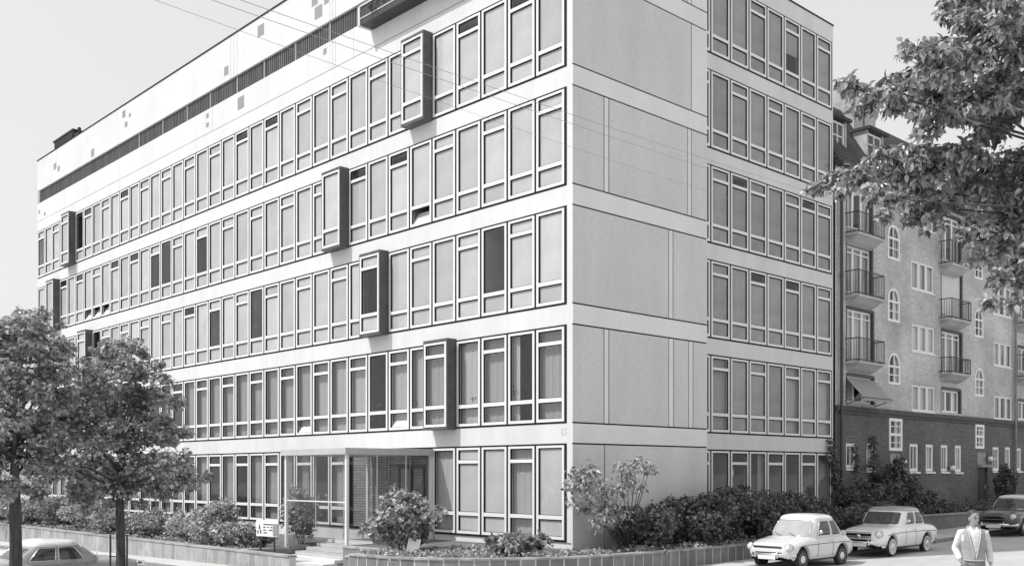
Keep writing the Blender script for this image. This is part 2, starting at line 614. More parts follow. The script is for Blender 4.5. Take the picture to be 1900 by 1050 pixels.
# dark ribbed strip under the top storey
s = MB()
s.box(0.10, 0.5, 9.6, YE - 0.01, 18.15, 18.90, 0)
yy = 9.6
rnd = random.Random(5)
while yy < YE - 0.1:
    s.box(0.085, 0.10, yy, yy + 0.07, 18.16, 18.89, 1)
    yy += 0.15
for px in (258, 302, 347, 390, 440, 490, 548, 612):
    y_, _ = on_x(px, 300, 0.05)
    s.box(0.06, 0.10, y_ - 0.05, y_ + 0.05, 18.16, 18.89, 2)
s.build('ribbed_strip', [M['dark_metal'], M['ribbed'], M['tile_grey']], office)
lo = MB()
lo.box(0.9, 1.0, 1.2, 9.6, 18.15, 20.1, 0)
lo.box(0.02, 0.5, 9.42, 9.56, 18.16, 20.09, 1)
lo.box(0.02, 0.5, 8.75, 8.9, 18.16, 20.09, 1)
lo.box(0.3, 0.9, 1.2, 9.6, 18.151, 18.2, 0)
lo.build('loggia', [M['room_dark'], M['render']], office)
pl = MB()
pl.box(-0.52, 0.0, 2.2, 9.5, 17.72, 17.80, 0)
pl.box(-0.52, -0.46, 2.2, 9.44, 17.80, 18.32, 0)
pl.box(-0.55, 0.0, 9.44, 9.56, 17.70, 18.36, 1)
pl.box(-0.56, -0.44, 2.2, 9.44, 18.32, 18.37, 1)
pl.box(-0.535, -0.52, 2.2, 9.44, 17.92, 17.95, 1)
plb = pl.build('balcony_planter', [M['dark_metal'], M['patch']], office)
P, Nn, T, S = cloud([(-0.46, 2.6 + i * 0.55, 18.28 + 0.1 * math.sin(i * 2.1), 0.2, 0.30, 0.24 + 0.1 * math.sin(i * 1.3)) for i in range(12)], 150, size=0.09)
leaf_mesh('balcony_plants', P, Nn, T, S, M['leaf_dark'], plb)

# mosaic tiles on the upper wall, patches of greyer render, vertical ribs
tl = [(102, 309, 5, 14), (109, 313, 4, 12), (172, 284, 6, 18), (230, 212, 6, 16), (241, 214, 4, 9), (234, 231, 5, 12), (420, 132, 8, 20), (484, 57, 12, 26), (591, 23, 14, 28), (584, 3, 11, 20), (606, 1, 9, 16)]
for (px, py, wd, hg) in tl:
    y_, z_ = on_x(px, py, 0)
    y2, _ = on_x(px + wd / 2, py, 0)
    D = depth_at(0, y_)
    b = MB()
    hw, hh = abs(y_ - y2), hg / 2 * D / F * 0.82
    zt = min(z_ + hh, 20.6)
    b.box(-0.004, 0.05, y_ - hw, y_ + hw, max(z_ - hh, 18.93), zt)
    b.build('wall_tile', M['tile_grey'], office)
for (px, py, wd, hg) in [(447, 191, 12, 28), (385, 215, 5, 10), (385, 232, 5, 10), (603, 96, 6, 13), (73, 393, 3, 8), (83, 397, 3, 8)]:
    y_, z_ = on_x(px, py, 0)
    y2, _ = on_x(px + wd / 2, py, 0)
    D = depth_at(0, y_)
    b = MB()
    hw, hh = abs(y_ - y2), hg / 2 * D / F * 0.82
    b.box(-0.004, 0.05, y_ - hw, y_ + hw, max(z_ - hh, 17.15), min(z_ + hh, 18.12))
    b.build('wall_tile', M['tile_grey'], office)
for (pa, pb) in ((70, 97), (138, 221)):
    b = MB()
    ya, yb = on_x(pa, 300, 0)[0], on_x(pb, 280, 0)[0]
    b.box(-0.003, 0.02, yb, min(ya, YE - 0.01), 18.92, 20.63)
    b.build('grey_render_patch', M['patch'], office)
b = MB()
for px in (428, 434, 440, 612, 617, 622):
    y_ = on_x(px, 150, 0)[0]
    b.box(-0.012, 0.02, y_ - 0.02, y_ + 0.02, 18.91, 20.64)
for px in (612, 617, 622, 656, 394):
    y_ = on_x(px, 150, 0)[0]
    b.box(-0.010, 0.02, y_ - 0.015, y_ + 0.015, 17.13, 18.14)
b.build('wall_rib', M['patch'], office)


# ---- windows
def frame_boxes(w, typ, mb, m=0):
    g = 0.042
    d0, d1 = -0.03, 0.075
    L, Rr = g, w - g
    st = 0.078
    mb.box(L, L + st, d0, d1, g, WH - g, m)
    mb.box(Rr - st, Rr, d0, d1, g, WH - g, m)
    mb.box(L + st, Rr - st, d0, d1, g, 0.125, m)
    mb.box(L + st, Rr - st, d0, d1, WH - 0.105, WH - g, m)
    mb.box(L + st, Rr - st, d0 + 0.006, d1, 0.60, 0.71, m)
    if typ == 'B':
        mb.box(L + st, Rr - st, d0 + 0.006, d1, 2.20, 2.30, m)


def gasket_shade_boxes(w, typ, mb, m=1):  # dark gasket beads, widened on top and left to paint in frame shade
    t, ts = 0.03, 0.016
    for (a, b, z0, z1) in pane_rects(w, typ):
        a, b, z0, z1 = a - 0.003, b + 0.003, z0 - 0.003, z1 + 0.003
        mb.box(a, a + t, -0.012, 0.03, z0, z1, m)
        mb.box(b - ts, b, -0.012, 0.03, z0, z1, m)
        mb.box(a + t, b - ts, -0.011, 0.03, z1 - t, z1, m)
        mb.box(a + t, b - ts, -0.011, 0.03, z0, z0 + ts, m)


def pane_rects(w, typ):
    a, b = 0.12, w - 0.12
    out = [(a, b, 0.125, 0.60)]
    if typ == 'B':
        out += [(a, b, 0.71, 2.20), (a, b, 2.30, 2.615)]
    else:
        out += [(a, b, 0.71, 2.615)]
    return out


def pane_boxes(w, typ, mb, m=0, skip=()):
    for i, (a, b, z0, z1) in enumerate(pane_rects(w, typ)):
        if i in skip:
            continue
        mb.quad((a, 0.012, z0), (b, 0.012, z0), (b, 0.012, z1), (a, 0.012, z1), m)


def blind_boxes(w, typ, mb, m=0, skip=(), drop=None):
    for i, (a, b, z0, z1) in enumerate(pane_rects(w, typ)):
        if i in skip:
            continue
        if i == 1 and drop:
            z0 = z0 + (z1 - z0) * drop
        mb.quad((a + 0.002, 0.03, z0 + 0.002), (b - 0.002, 0.03, z0 + 0.002), (b - 0.002, 0.03, z1 - 0.002), (a + 0.002, 0.03, z1 - 0.002), m)


def curtain_boxes(w, typ, mb, m=0, spans=((0.0, 1.0),)):
    for (u0, u1) in spans:
        n = max(4, int((u1 - u0) * 26))
        top, bot = [], []
        for i in range(n + 1):
            u = (u0 + (u1 - u0) * i / n) * w
            d = 0.16 + 0.012 * math.sin(u * 46) + 0.008 * math.sin(u * 21 + 1)
            bot.append((u, d, 0.06))
            top.append((u, d, WH - 0.04))
        for i in range(n):
            mb.quad(bot[i], bot[i + 1], top[i + 1], top[i], m)


SP = {'full': ((0, 1),), 'left': ((0, 0.55),), 'right': ((0.5, 1),), 'sides': ((0, 0.3), (0.72, 1)), 'most': ((0.0, 0.78),)}
CACHE = {}


def wmesh(kind, side, typ, var=None):
    """shared mesh of a window piece"""
    key = (kind, side, typ, var)
    if key not in CACHE:
        wd = PITCH if side == 'long' else WP
        mb = MB()
        if kind == 'frame':
            frame_boxes(wd, typ, mb); gasket_shade_boxes(wd, typ, mb); mt = M['frame']
        elif kind == 'pane':
            pane_boxes(wd, typ, mb, 0, (0,) if var == 'hop' else ()); mt = M['glass']
        elif kind == 'blind':
            skip = {'full': (), 'novent': (2,), 'low': (1, 2), 'lowvent': (1,), 'half': (), 'hop': (0,)}[var]
            blind_boxes(wd, typ, mb, 0, skip, 0.45 if var == 'half' else None); mt = M['blind'] if side == 'long' else M['wing_blind']
        elif kind == 'curtain':
            curtain_boxes(wd, typ, mb, 0, SP[var]); mt = M['curtain']
        elif kind == 'hopper':
            a, b = 0.125, wd - 0.125
            # lower light hinged at its sill and tilted inwards
            for (u0, u1, v0, v1) in ((a, a + 0.05, 0, 0.46), (b - 0.05, b, 0, 0.46), (a + 0.05, b - 0.05, 0, 0.05), (a + 0.05, b - 0.05, 0.41, 0.46)):
                q = [(u0, v0), (u1, v0), (u1, v1), (u0, v1)]
                f = [(u, 0.01 + 0.52 * v, 0.135 + 0.86 * v) for u, v in q]
                k_ = [(u, 0.04 + 0.52 * v, 0.125 + 0.86 * v) for u, v in q]
                mb.add(f + k_, [(0, 1, 2, 3), (7, 6, 5, 4), (0, 4, 5, 1), (1, 5, 6, 2), (2, 6, 7, 3), (3, 7, 4, 0)], 0)
            mb.quad((a, 0.045, 0.17), (b, 0.045, 0.17), (b, 0.24, 0.50), (a, 0.24, 0.50), 0)  # glazing in frame white, painting in the reflected sky
            mt = M['frame']
        me = bpy.data.meshes.new(kind)
        me.from_pydata(mb.v, [], mb.f)
        me.materials.append(mt)
        if kind == 'frame':
            me.materials.append(M['joint'])
            me.polygons.foreach_set('material_index', mb.m)
        me.update()
        CACHE[key] = me
    return CACHE[key]


def state(row, k, long=True):
    """(pane cover, variant, hopper) of one window; row 4 is the top one, row 0 the ground floor"""
    h = random.Random(row * 1000 + k * 7 + (0 if long else 555))
    typ = 'B' if (k % 2 == 1) == (row in (0, 2, 4)) else 'A'
    if long:
        dv = {4: DV4, 3: DV3, 2: DV2}.get(row, ())
        dm = {4: DM4, 3: DM3, 2: DM2}.get(row, ())
        hop = HOP.get((row, k), False)
        if row >= 2:
            if k in dm:
                return typ, 'blind', ('lowvent' if typ == 'B' else 'low'), hop
            if k in dv:
                return 'B', 'blind', 'novent', hop
            return typ, 'blind', 'full', hop
        c = h.random()
        if row == 0 and k in (0, 2, 3):
            return typ, 'blind', 'full', False
        if row == 1:
            v = 'full' if c < 0.72 else ('most' if c < 0.82 else ('sides' if c < 0.92 else 'none'))
        else:
            v = 'full' if c < 0.6 else ('most' if c < 0.72 else ('left' if c < 0.86 else 'none'))
        return typ, 'curtain', v, hop
    # wing
    typ = 'B' if (k % 2 == 0) == (row in (0, 2, 4)) else 'A'
    if row == 1 or row == 2:
        typ = 'B' if k % 2 else 'A'
    if (row, k) in ((3, 2), (3, 6), (2, 3), (2, 5)):
        return 'B', 'blind', 'novent', False
    if (row, k) == (3, 6):
        return 'B', 'blind', 'low', False
    if row == 0:
        return typ, 'curtain', ('none' if k < 3 or h.random() < 0.7 else 'sides'), False
    if row == 1:
        return typ, 'curtain' if h.random() < 0.4 else 'blind', 'full', False
    return typ, 'blind', 'full' if h.random() < 0.96 else 'half', False


DV4 = {1, 3, k_of(450), k_of(507), k_of(233), k_of(163)}
DM4 = {35, k_of(152)}
DV3 = {6, 8, k_of(250), k_of(216), k_of(182), k_of(150), k_of(122)}
DM3 = {k_of(310), k_of(291), k_of(378), k_of(196), k_of(160)}
DV2 = {k_of(355)}
DM2 = {2, k_of(480), k_of(403), k_of(178), 7}
HOP = {(3, k_of(783)): True, (3, k_of(197)): True, (3, k_of(180)): True, (3, k_of(165)): True, (1, k_of(745)): True, (1, k_of(570)): True}
ORIEL = {(4, 5), (3, 9), (2, 7), (1, 4), (4, 31), (3, 33), (2, 29)}
NEAR = 11


def fill(parent, side, typ, cover, var, hop):
    copy_me = lambda n, me: link(n, me, parent)
    copy_me('pane', wmesh('pane', side, typ, 'hop' if hop else None))
    if hop and cover == 'blind':
        var = 'hop'
    if cover == 'blind':
        copy_me('blind', wmesh('blind', side, typ, var))
    elif var != 'none':
        copy_me('curtain', wmesh('curtain', side, typ, var))
    if hop:
        copy_me('open_hopper', wmesh('hopper', side, typ))


far = MB()


def bake(me, side_loc, m):
    x0, y0, z0 = side_loc
    vs = [(x0 + v.co.y, y0 - v.co.x, z0 + v.co.z) for v in me.vertices]
    far.add(vs, [tuple(p.vertices) for p in me.polygons], m)
    if m == 0:
        n_ = len(me.polygons)
        far.m[-n_:] = [4 if p.material_index else 0 for p in me.polygons]


for row in range(5):
    for k in range(NMOD):
        if row == 0 and 5 <= k <= 8:
            continue
        typ, cover, var, hop = state(row, k)
        y1 = Y0 + (k + 1) * PITCH
        if (row, k) in ORIEL:
            typ = 'A' if (row, k) in ((3, 9), (3, 33)) else 'B'
            d = 0.38
            b = MB()
            b.box(-d, 0.1, y1 - 0.035, y1 + 0.005, ZB[row] - 0.04, ZB[row] + WH + 0.06)
            b.box(-d, 0.1, y1 - PITCH - 0.005, y1 - PITCH + 0.035, ZB[row] - 0.04, ZB[row] + WH + 0.06)
            b.box(-d, 0.1, y1 - PITCH + 0.035, y1 - 0.035, ZB[row] - 0.04, ZB[row] + 0.02)
            b.box(-d, 0.1, y1 - PITCH + 0.035, y1 - 0.035, ZB[row] + WH - 0.02, ZB[row] + WH + 0.06)
            bw = b.build('bay_window', M['cheek'], office)
            f = link('frame', wmesh('frame', 'long', typ), bw, (-d + 0.02, y1, ZB[row]), (0, 0, -PI / 2))
            v = 'lowvent' if (row, k) == (2, 7) else 'full'
            for n_, me in (('pane', wmesh('pane', 'long', typ)), ('blind' if row > 1 else 'curtain', wmesh('blind', 'long', typ, v) if row > 1 else wmesh('curtain', 'long', typ, 'full'))):
                link(n_, me, bw, (-d + 0.02, y1, ZB[row]), (0, 0, -PI / 2))
            continue
        if k < NEAR:
            wo = link('window', wmesh('frame', 'long', typ), office, (0, y1, ZB[row]), (0, 0, -PI / 2))
            fill(wo, 'long', typ, cover, var, hop)
        else:
            p = (0, y1, ZB[row])
            bake(wmesh('frame', 'long', typ), p, 0)
            bake(wmesh('pane', 'long', typ, 'hop' if hop else None), p, 1)
            if hop and cover == 'blind':
                var = 'hop'
            if cover == 'blind':
                bake(wmesh('blind', 'long', typ, var), p, 2)
            elif var != 'none':
                bake(wmesh('curtain', 'long', typ, var), p, 3)
            if hop:
                bake(wmesh('hopper', 'long', typ), p, 0)
tag(far.build('window', [M['frame'], M['glass'], M['blind'], M['curtain'], M['joint']], office), kind='stuff')
for row in range(6):
    for k in range(8):
        if row == 0 and False:
            continue
        typ, cover, var, hop = state(row, k, False)
        wo = link('window', wmesh('frame', 'wing', typ), office, (WX0 + k * WP, WY, ZB[row]))
        fill(wo, 'wing', typ, cover, var, False)

# ---- glazed entrance porch
PY0, PY1, PD, PT = 6.2, 9.65, 3.25, 3.27
eb = MB()
eb.box(0.12, 0.30, Y0 + 5 * PITCH, Y0 + 9 * PITCH, 0.3, ZB[0] + WH)
eb.build('entrance_wall', M['entry_brick'], office)
dr = MB()
for (a, b, c, d_) in ((6.7, 8.1, 0.36, 2.75),):
    dr.box(0.06, 0.12, a, a + 0.08, c, d_)
    dr.box(0.06, 0.12, b - 0.08, b, c, d_)
    dr.box(0.06, 0.12, a + 0.08, b - 0.08, d_ - 0.1, d_)
    dr.box(0.06, 0.12, (a + b) / 2 - 0.05, (a + b) / 2 + 0.05, c, d_ - 0.1)
    dr.box(0.06, 0.12, a + 0.08, (a + b) / 2 - 0.05, c, c + 0.2)
    dr.box(0.06, 0.12, (a + b) / 2 + 0.05, b - 0.08, c, c + 0.2)
door = dr.build('door', M['dark_metal'], office)
dp = MB()
dp.quad((0.09, 6.78, 0.5), (0.09, 8.02, 0.5), (0.09, 8.02, 2.66), (0.09, 6.78, 2.66))
dp.build('pane', M['glass'], door)
dh = MB()
dh.bar((0.03, 7.3, 1.2), (0.03, 7.3, 1.6), 0.02)
dh.build('handle', M['iron'], door)
po = MB()
zf = -0.75
for (x, y) in ((-PD, PY0), (-PD, PY1), (-0.06, PY1)):
    po.box(x - 0.045, x + 0.045, y - 0.045, y + 0.045, zf if x < -1 else 0.0, PT - 0.2)
po.box(-0.10, 0.0, PY0 - 0.06, PY0 + 0.06, 0.0, PT - 0.2)
for y in (PY0, PY1):
    po.box(-PD + 0.045, -0.1, y - 0.025, y + 0.025, 0.06, 0.11)
po.box(-PD - 0.02, -PD + 0.02, PY0 + 0.045, PY1 - 0.045, 1.62, 1.655)
porch = po.build('entrance_porch', M['frame'], office)
rs = MB()
rs.box(-PD - 0.14, -0.01, PY0 - 0.14, PY1 + 0.14, PT - 0.2, PT)
rs.build('roof_slab', M['concrete'], porch, bevel=0.01)
for i, q in enumerate((((-PD, PY0 + 0.045, 0.0), (-PD, PY1 - 0.045, 0.0)), ((-PD + 0.045, PY0, 0.11), (-0.1, PY0, 0.11)), ((-PD + 0.045, PY1, 0.11), (-0.1, PY1, 0.11)))):
    a, b = q
    gm = MB()
    gm.quad(a, b, (b[0], b[1], PT - 0.2), (a[0], a[1], PT - 0.2))
    gm.build('glass_pane', M['clear'], porch)
gj = MB()
for x in (-1.05, -2.15):
    gj.box(x - 0.008, x + 0.008, PY0 - 0.012, PY0 + 0.012, 0.34, PT - 0.2)
    gj.box(x - 0.008, x + 0.008, PY1 - 0.012, PY1 + 0.012, 0.34, PT - 0.2)
gj.build('glazing_bar', M['frame'], porch)
# house number
tx = bpy.data.curves.new('house_number', 'FONT')
tx.body = '65'
tx.size = 0.26
tx.extrude = 0.004
tx.align_x = 'CENTER'
to = bpy.data.objects.new('house_number', tx)
COL.objects.link(to)
to.parent = office
yy, zz = on_x(1046, 806, 0)
to.location = (-0.006, yy, zz)
to.rotation_euler = (PI / 2, 0, -PI / 2)
tx.materials.append(M['patch'])
bpy.context.view_layer.update()
nm_ = bpy.data.meshes.new_from_object(to.evaluated_get(bpy.context.evaluated_depsgraph_get()))
lc_, rt_ = to.location.copy(), to.rotation_euler.copy()
bpy.data.objects.remove(to)
link('house_number', nm_, office, lc_, rt_)

# ---- rooftop vent and mast, each standing on the roof
y1_, z1_ = on_x(101, 268, 0.05)
y2_, _ = on_x(136, 255, 0.05)
v = MB()
v.box(0.05, 1.5, y2_, y1_, 20.70, 21.12)
v.box(-0.02, 1.56, y2_ - 0.08, y1_ + 0.08, 21.12, 21.20)
for i in range(5):
    v.box(0.02, 0.05, y2_ + 0.05, y1_ - 0.05, 20.73 + i * 0.075, 20.77 + i * 0.075)
v.box(0.6, 1.45, y2_ + 0.05, y1_ - 0.05, 20.44, 20.70)
tag(v.build('rooftop_vent', M['dark_metal']), 'low dark louvred ventilation box on the office roof near its far end', 'roof vent')
ym, _ = on_x(148, 245, 0.3)
v = MB()
v.box(0.1, 0.45, ym - 0.3, ym + 0.3, 20.70, 20.92)
v.bar((0.28, ym, 20.8), (0.28, ym, 21.2), 0.05)
v.sphere((0.28, ym, 21.2), 0.10)
tag(v.build('roof_mast', M['dark_metal']), 'short dark pipe cowl rising above the office roof edge', 'roof cowl')

# ---- things inside: plants on the sills and a globe lamp
for i, (px, kind) in enumerate(((962, 'tall leafy plant in a pot behind the third first floor window from the corner'), (885, 'low potted plant behind the first floor window right of the lowest bay'), (780, 'small potted plant behind the first floor window just left of the lowest bay'), (706, 'potted plant behind the first floor window four modules left of the lowest bay'))):
    yy, _ = on_x(px, 740, 0.3)
    pr = empty('potted_plant', (0.30, yy, ZB[1] + 0.62), 0, kind, 'plant', 'potted plants on first floor sills')
    pb = MB()
    pb.rings([[(0.09 * s_ * math.cos(a), 0.09 * s_ * math.sin(a), h_) for a in [2 * PI * q / 12 for q in range(12)]] for s_, h_ in ((0.7, 0), (1, 0.15))])
    pb.box(-0.14, 0.1, -0.3, 0.3, -0.04, 0.0)
    pb.build('pot', M['tile_grey'], pr)
    hh = (0.45, 0.25, 0.2, 0.28)[i]
    P, Nn, T, S = cloud([(0, 0, 0.18 + hh * 0.5, 0.17, 0.2, hh * 0.55)], 120, size=0.11)
    leaf_mesh('foliage', P, Nn, T, S, M['leaf_dark'], pr)
xg, zg = on_y(1341, 876, WY + 0.55)
gl = MB()
gl.sphere((xg, WY + 0.55, zg), 0.40, 24, 16)
gl.bar((xg, WY + 0.55, zg + 0.38), (xg, WY + 0.9, ZB[1] - 0.45), 0.012)
tag(gl.build('globe_lamp', M['globe'], smooth=True), 'large white globe pendant lamp hanging behind a ground floor window of the office wing', 'lamp')
# ------------------------------------------------------------------ apartment building
AY = 1.78
AX0, AX1 = 17.3, 62.0
apt = empty('apartment_building', (AX0, AY, 0), 0, 'older brick apartment house with small balconies, arched stair windows and a dark brick base', 'building')


def AX(px, y=AY):
    return on_y(px, 600, y)[0]


def AZ(px, py, y=AY):
    return on_y(px, py, y)[1]


ZC = AZ(1600, 757)          # cornice
ZEAVE = 15.1
OPEN = []                   # openings x0,x1,z0,z1,kind
def op(px0, py0, px1, py1, kind):
    pc = (px0 + px1) / 2
    o = (AX(px0), AX(px1), AZ(pc, py1), AZ(pc, py0), kind)
    OPEN.append(o)
    return o


DOORS1 = [op(1570, 345, 1620, 428, 'door'), op(1570, 455, 1620, 548, 'door'), op(1570, 572, 1622, 674, 'door')]
AWN = op(1570, 695, 1623, 749, 'wide')
DOORS2 = [op(1746, 400, 1784, 487, 'door'), op(1746, 505, 1786, 592, 'shut'), op(1746, 613, 1786, 695, 'door')]
op(1746, 720, 1784, 766, 'wide')
for (a, b, c, d) in ((1647, 418, 1669, 482), (1647, 535, 1669, 597), (1648, 655, 1670, 713), (1808, 467, 1823, 518), (1808, 573, 1824, 626), (1809, 683, 1825, 735), (1647, 300, 1669, 362), (1808, 360, 1823, 412)):
    op(a, b, c, d, 'arch')
for (a, b, c, d) in ((1691, 489, 1733, 540), (1692, 605, 1734, 654), (1692, 716, 1735, 763), (1843, 532, 1876, 586), (1844, 637, 1877, 680), (1845, 736, 1878, 778), (1690, 372, 1732, 424), (1843, 428, 1876, 480)):
    op(a, b, c, d, 'triple')
for (a, b, c, d) in ((1888, 548, 1925, 596), (1888, 644, 1925, 692), (1888, 742, 1925, 780)):
    op(a, b, c, d, 'wide')
op(1649, 776, 1673, 836, 'stair')
op(1809, 787, 1825, 832, 'stair')
for (a, b, c, d) in ((1688, 823, 1704, 874), (1718, 824, 1732, 874), (1746, 825, 1759, 874), (1772, 826, 1784, 875), (1842, 829, 1854, 873), (1865, 829, 1875, 873), (1885, 831, 1895, 873), (1570, 822, 1588, 868), (1608, 822, 1622, 872)):
    op(a, b, c, d, 'slim')
DOORA = op(1652, 840, 1673, 957, 'entry')
DOORB = op(1814, 838, 1832, 940, 'entry')


def wall_with_holes(x0, x1, z0, z1, holes, depth=0.22):
    mb = MB()
    hs = [h for h in holes if h[1] > x0 and h[0] < x1 and h[3] > z0 and h[2] < z1]
    xs = sorted({x0, x1} | {min(max(h[i], x0), x1) for h in hs for i in (0, 1)})
    zs = sorted({z0, z1} | {min(max(h[i], z0), z1) for h in hs for i in (2, 3)})
    for i in range(len(xs) - 1):
        for k in range(len(zs) - 1):
            cx, cz = (xs[i] + xs[i + 1]) / 2, (zs[k] + zs[k + 1]) / 2
            if any(h[0] < cx < h[1] and h[2] < cz < h[3] for h in hs):
                continue
            mb.quad((xs[i], 0, zs[k]), (xs[i + 1], 0, zs[k]), (xs[i + 1], 0, zs[k + 1]), (xs[i], 0, zs[k + 1]))
    for h in hs:
        a, b, c, d = max(h[0], x0), min(h[1], x1), max(h[2], z0), min(h[3], z1)
        mb.quad((a, 0, c), (a, 0, d), (a, depth, d), (a, depth, c))
        mb.quad((b, 0, c), (b, depth, c), (b, depth, d), (b, 0, d))
        mb.quad((a, 0, d), (b, 0, d), (b, depth, d), (a, depth, d))
        mb.quad((a, 0, c), (a, depth, c), (b, depth, c), (b, 0, c))
    return mb


HL = [(h[0] - AX0, h[1] - AX0, h[2], h[3], h[4]) for h in OPEN]
LX = AX1 - AX0
wall_with_holes(0, LX, ZC, ZEAVE, HL).build('wall', M['brick_light'], apt)
wall_with_holes(0, LX, -2.0, ZC, HL).build('base_wall', M['brick_dark'], apt)
c = MB()
c.box(-0.02, LX, -0.10, 0.0, ZC - 0.16, ZC + 0.03)
c.box(-0.02, LX, -0.05, 0.0, ZC - 0.30, ZC - 0.16)
c.build('cornice', M['cornice'], apt)
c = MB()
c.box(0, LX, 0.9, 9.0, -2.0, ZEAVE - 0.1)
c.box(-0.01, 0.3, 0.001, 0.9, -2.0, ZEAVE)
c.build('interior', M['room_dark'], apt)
# steep tiled roof
rf = MB()
za, zr, yr = ZEAVE, 18.6, 1.9
rf.add([(-0.05, -0.25, za), (LX, -0.25, za), (LX, yr, zr), (-0.05, yr, zr), (LX, 9, zr + 1), (-0.05, 9, zr + 1)], [(0, 1, 2, 3), (3, 2, 4, 5)])
rf.add([(-0.05, -0.25, za), (-0.05, yr, zr), (-0.05, 9, zr + 1), (-0.05, 9, za)], [(0, 1, 2, 3)])
roof = rf.build('roof', M['slate'], apt)
ev = MB()
ev.box(-0.05, LX, -0.38, -0.0, za - 0.14, za - 0.002)
ev.build('gutter', M['iron'], roof)


def dormer(px0, px1, pt, pb, parent):
    x0, x1 = AX(px0, AY + 0.35) - AX0, AX(px1, AY + 0.35) - AX0
    z1, z0 = AZ((px0 + px1) / 2, pt, AY + 0.35), AZ((px0 + px1) / 2, pb, AY + 0.35)
    d = MB()
    yf = 0.35
    d.box(x0 - 0.12, x0, yf, 2.6, z0 - 0.3, z1 + 0.08, 0)
    d.box(x1, x1 + 0.12, yf, 2.6, z0 - 0.3, z1 + 0.08, 0)
    d.box(x0, x1, yf, 2.6, z0 - 0.3, z0, 0)
    d.box(x0, x1, yf + 0.25, 2.6, z0, z1, 2)
    d.box(x0 - 0.25, x1 + 0.25, yf - 0.2, 2.7, z1 + 0.08, z1 + 0.2, 1)
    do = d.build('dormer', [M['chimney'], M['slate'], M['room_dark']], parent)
    f = MB()
    wdw(f, x1 - x0, z1 - z0, 2, 2, 0.07)
    f.build('frame', M['apt_frame'], do, False, (x0, yf + 0.05, z0))
    q = MB()
    q.quad((x0, yf + 0.10, z0), (x1, yf + 0.10, z0), (x1, yf + 0.10, z1), (x0, yf + 0.10, z1))
    q.build('pane', M['glass'], do)


def wdw(mb, w, h, nx, ny, st=0.07, d0=0.0, d1=0.07, split=None, thick=0.035):
    """outer frame and glazing bars in the x-z plane"""
    mb.box(0, st, d0, d1, 0, h)
    mb.box(w - st, w, d0, d1, 0, h)
    mb.box(st, w - st, d0, d1, 0, st)
    mb.box(st, w - st, d0, d1, h - st, h)
    for i in range(1, nx):
        x = w * i / nx
        b = st * 0.75 if split and i in split else thick / 2
        mb.box(x - b, x + b, d0 + 0.004, d1 - 0.004, st, h - st)
    for k in range(1, ny):
        z = h * k / ny
        xs = [st] + [c_ for c_ in (w * i / nx for i in range(1, nx))] + [w - st]
        for a, b in zip(xs[:-1], xs[1:]):
            mb.box(a + 0.03, b - 0.03, d0 + 0.012, d1 - 0.012, z - thick / 2, z + thick / 2)


dormer(1545, 1568, 226, 276, roof)
dormer(1611, 1637, 251, 291, roof)
for (p0, p1, pt) in ((1573, 1589, 158), (1593, 1613, 190)):
    x0, x1 = AX(p0, AY + 1.6) - AX0, AX(p1, AY + 1.6) - AX0
    ch = MB()
    zt = AZ(p0, pt, AY + 1.6)
    ch.box(x0, x1, 1.3, 2.3, 16.8, zt)
    ch.box(x0 - 0.05, x1 + 0.05, 1.25, 2.35, zt, zt + 0.12)
    for u in (0.25, 0.75):
        ch.bar((x0 + (x1 - x0) * u, 1.8, zt + 0.1), (x0 + (x1 - x0) * u, 1.8, zt + 0.4), 0.1, 8)
    ch.build('chimney', M['chimney'], roof)

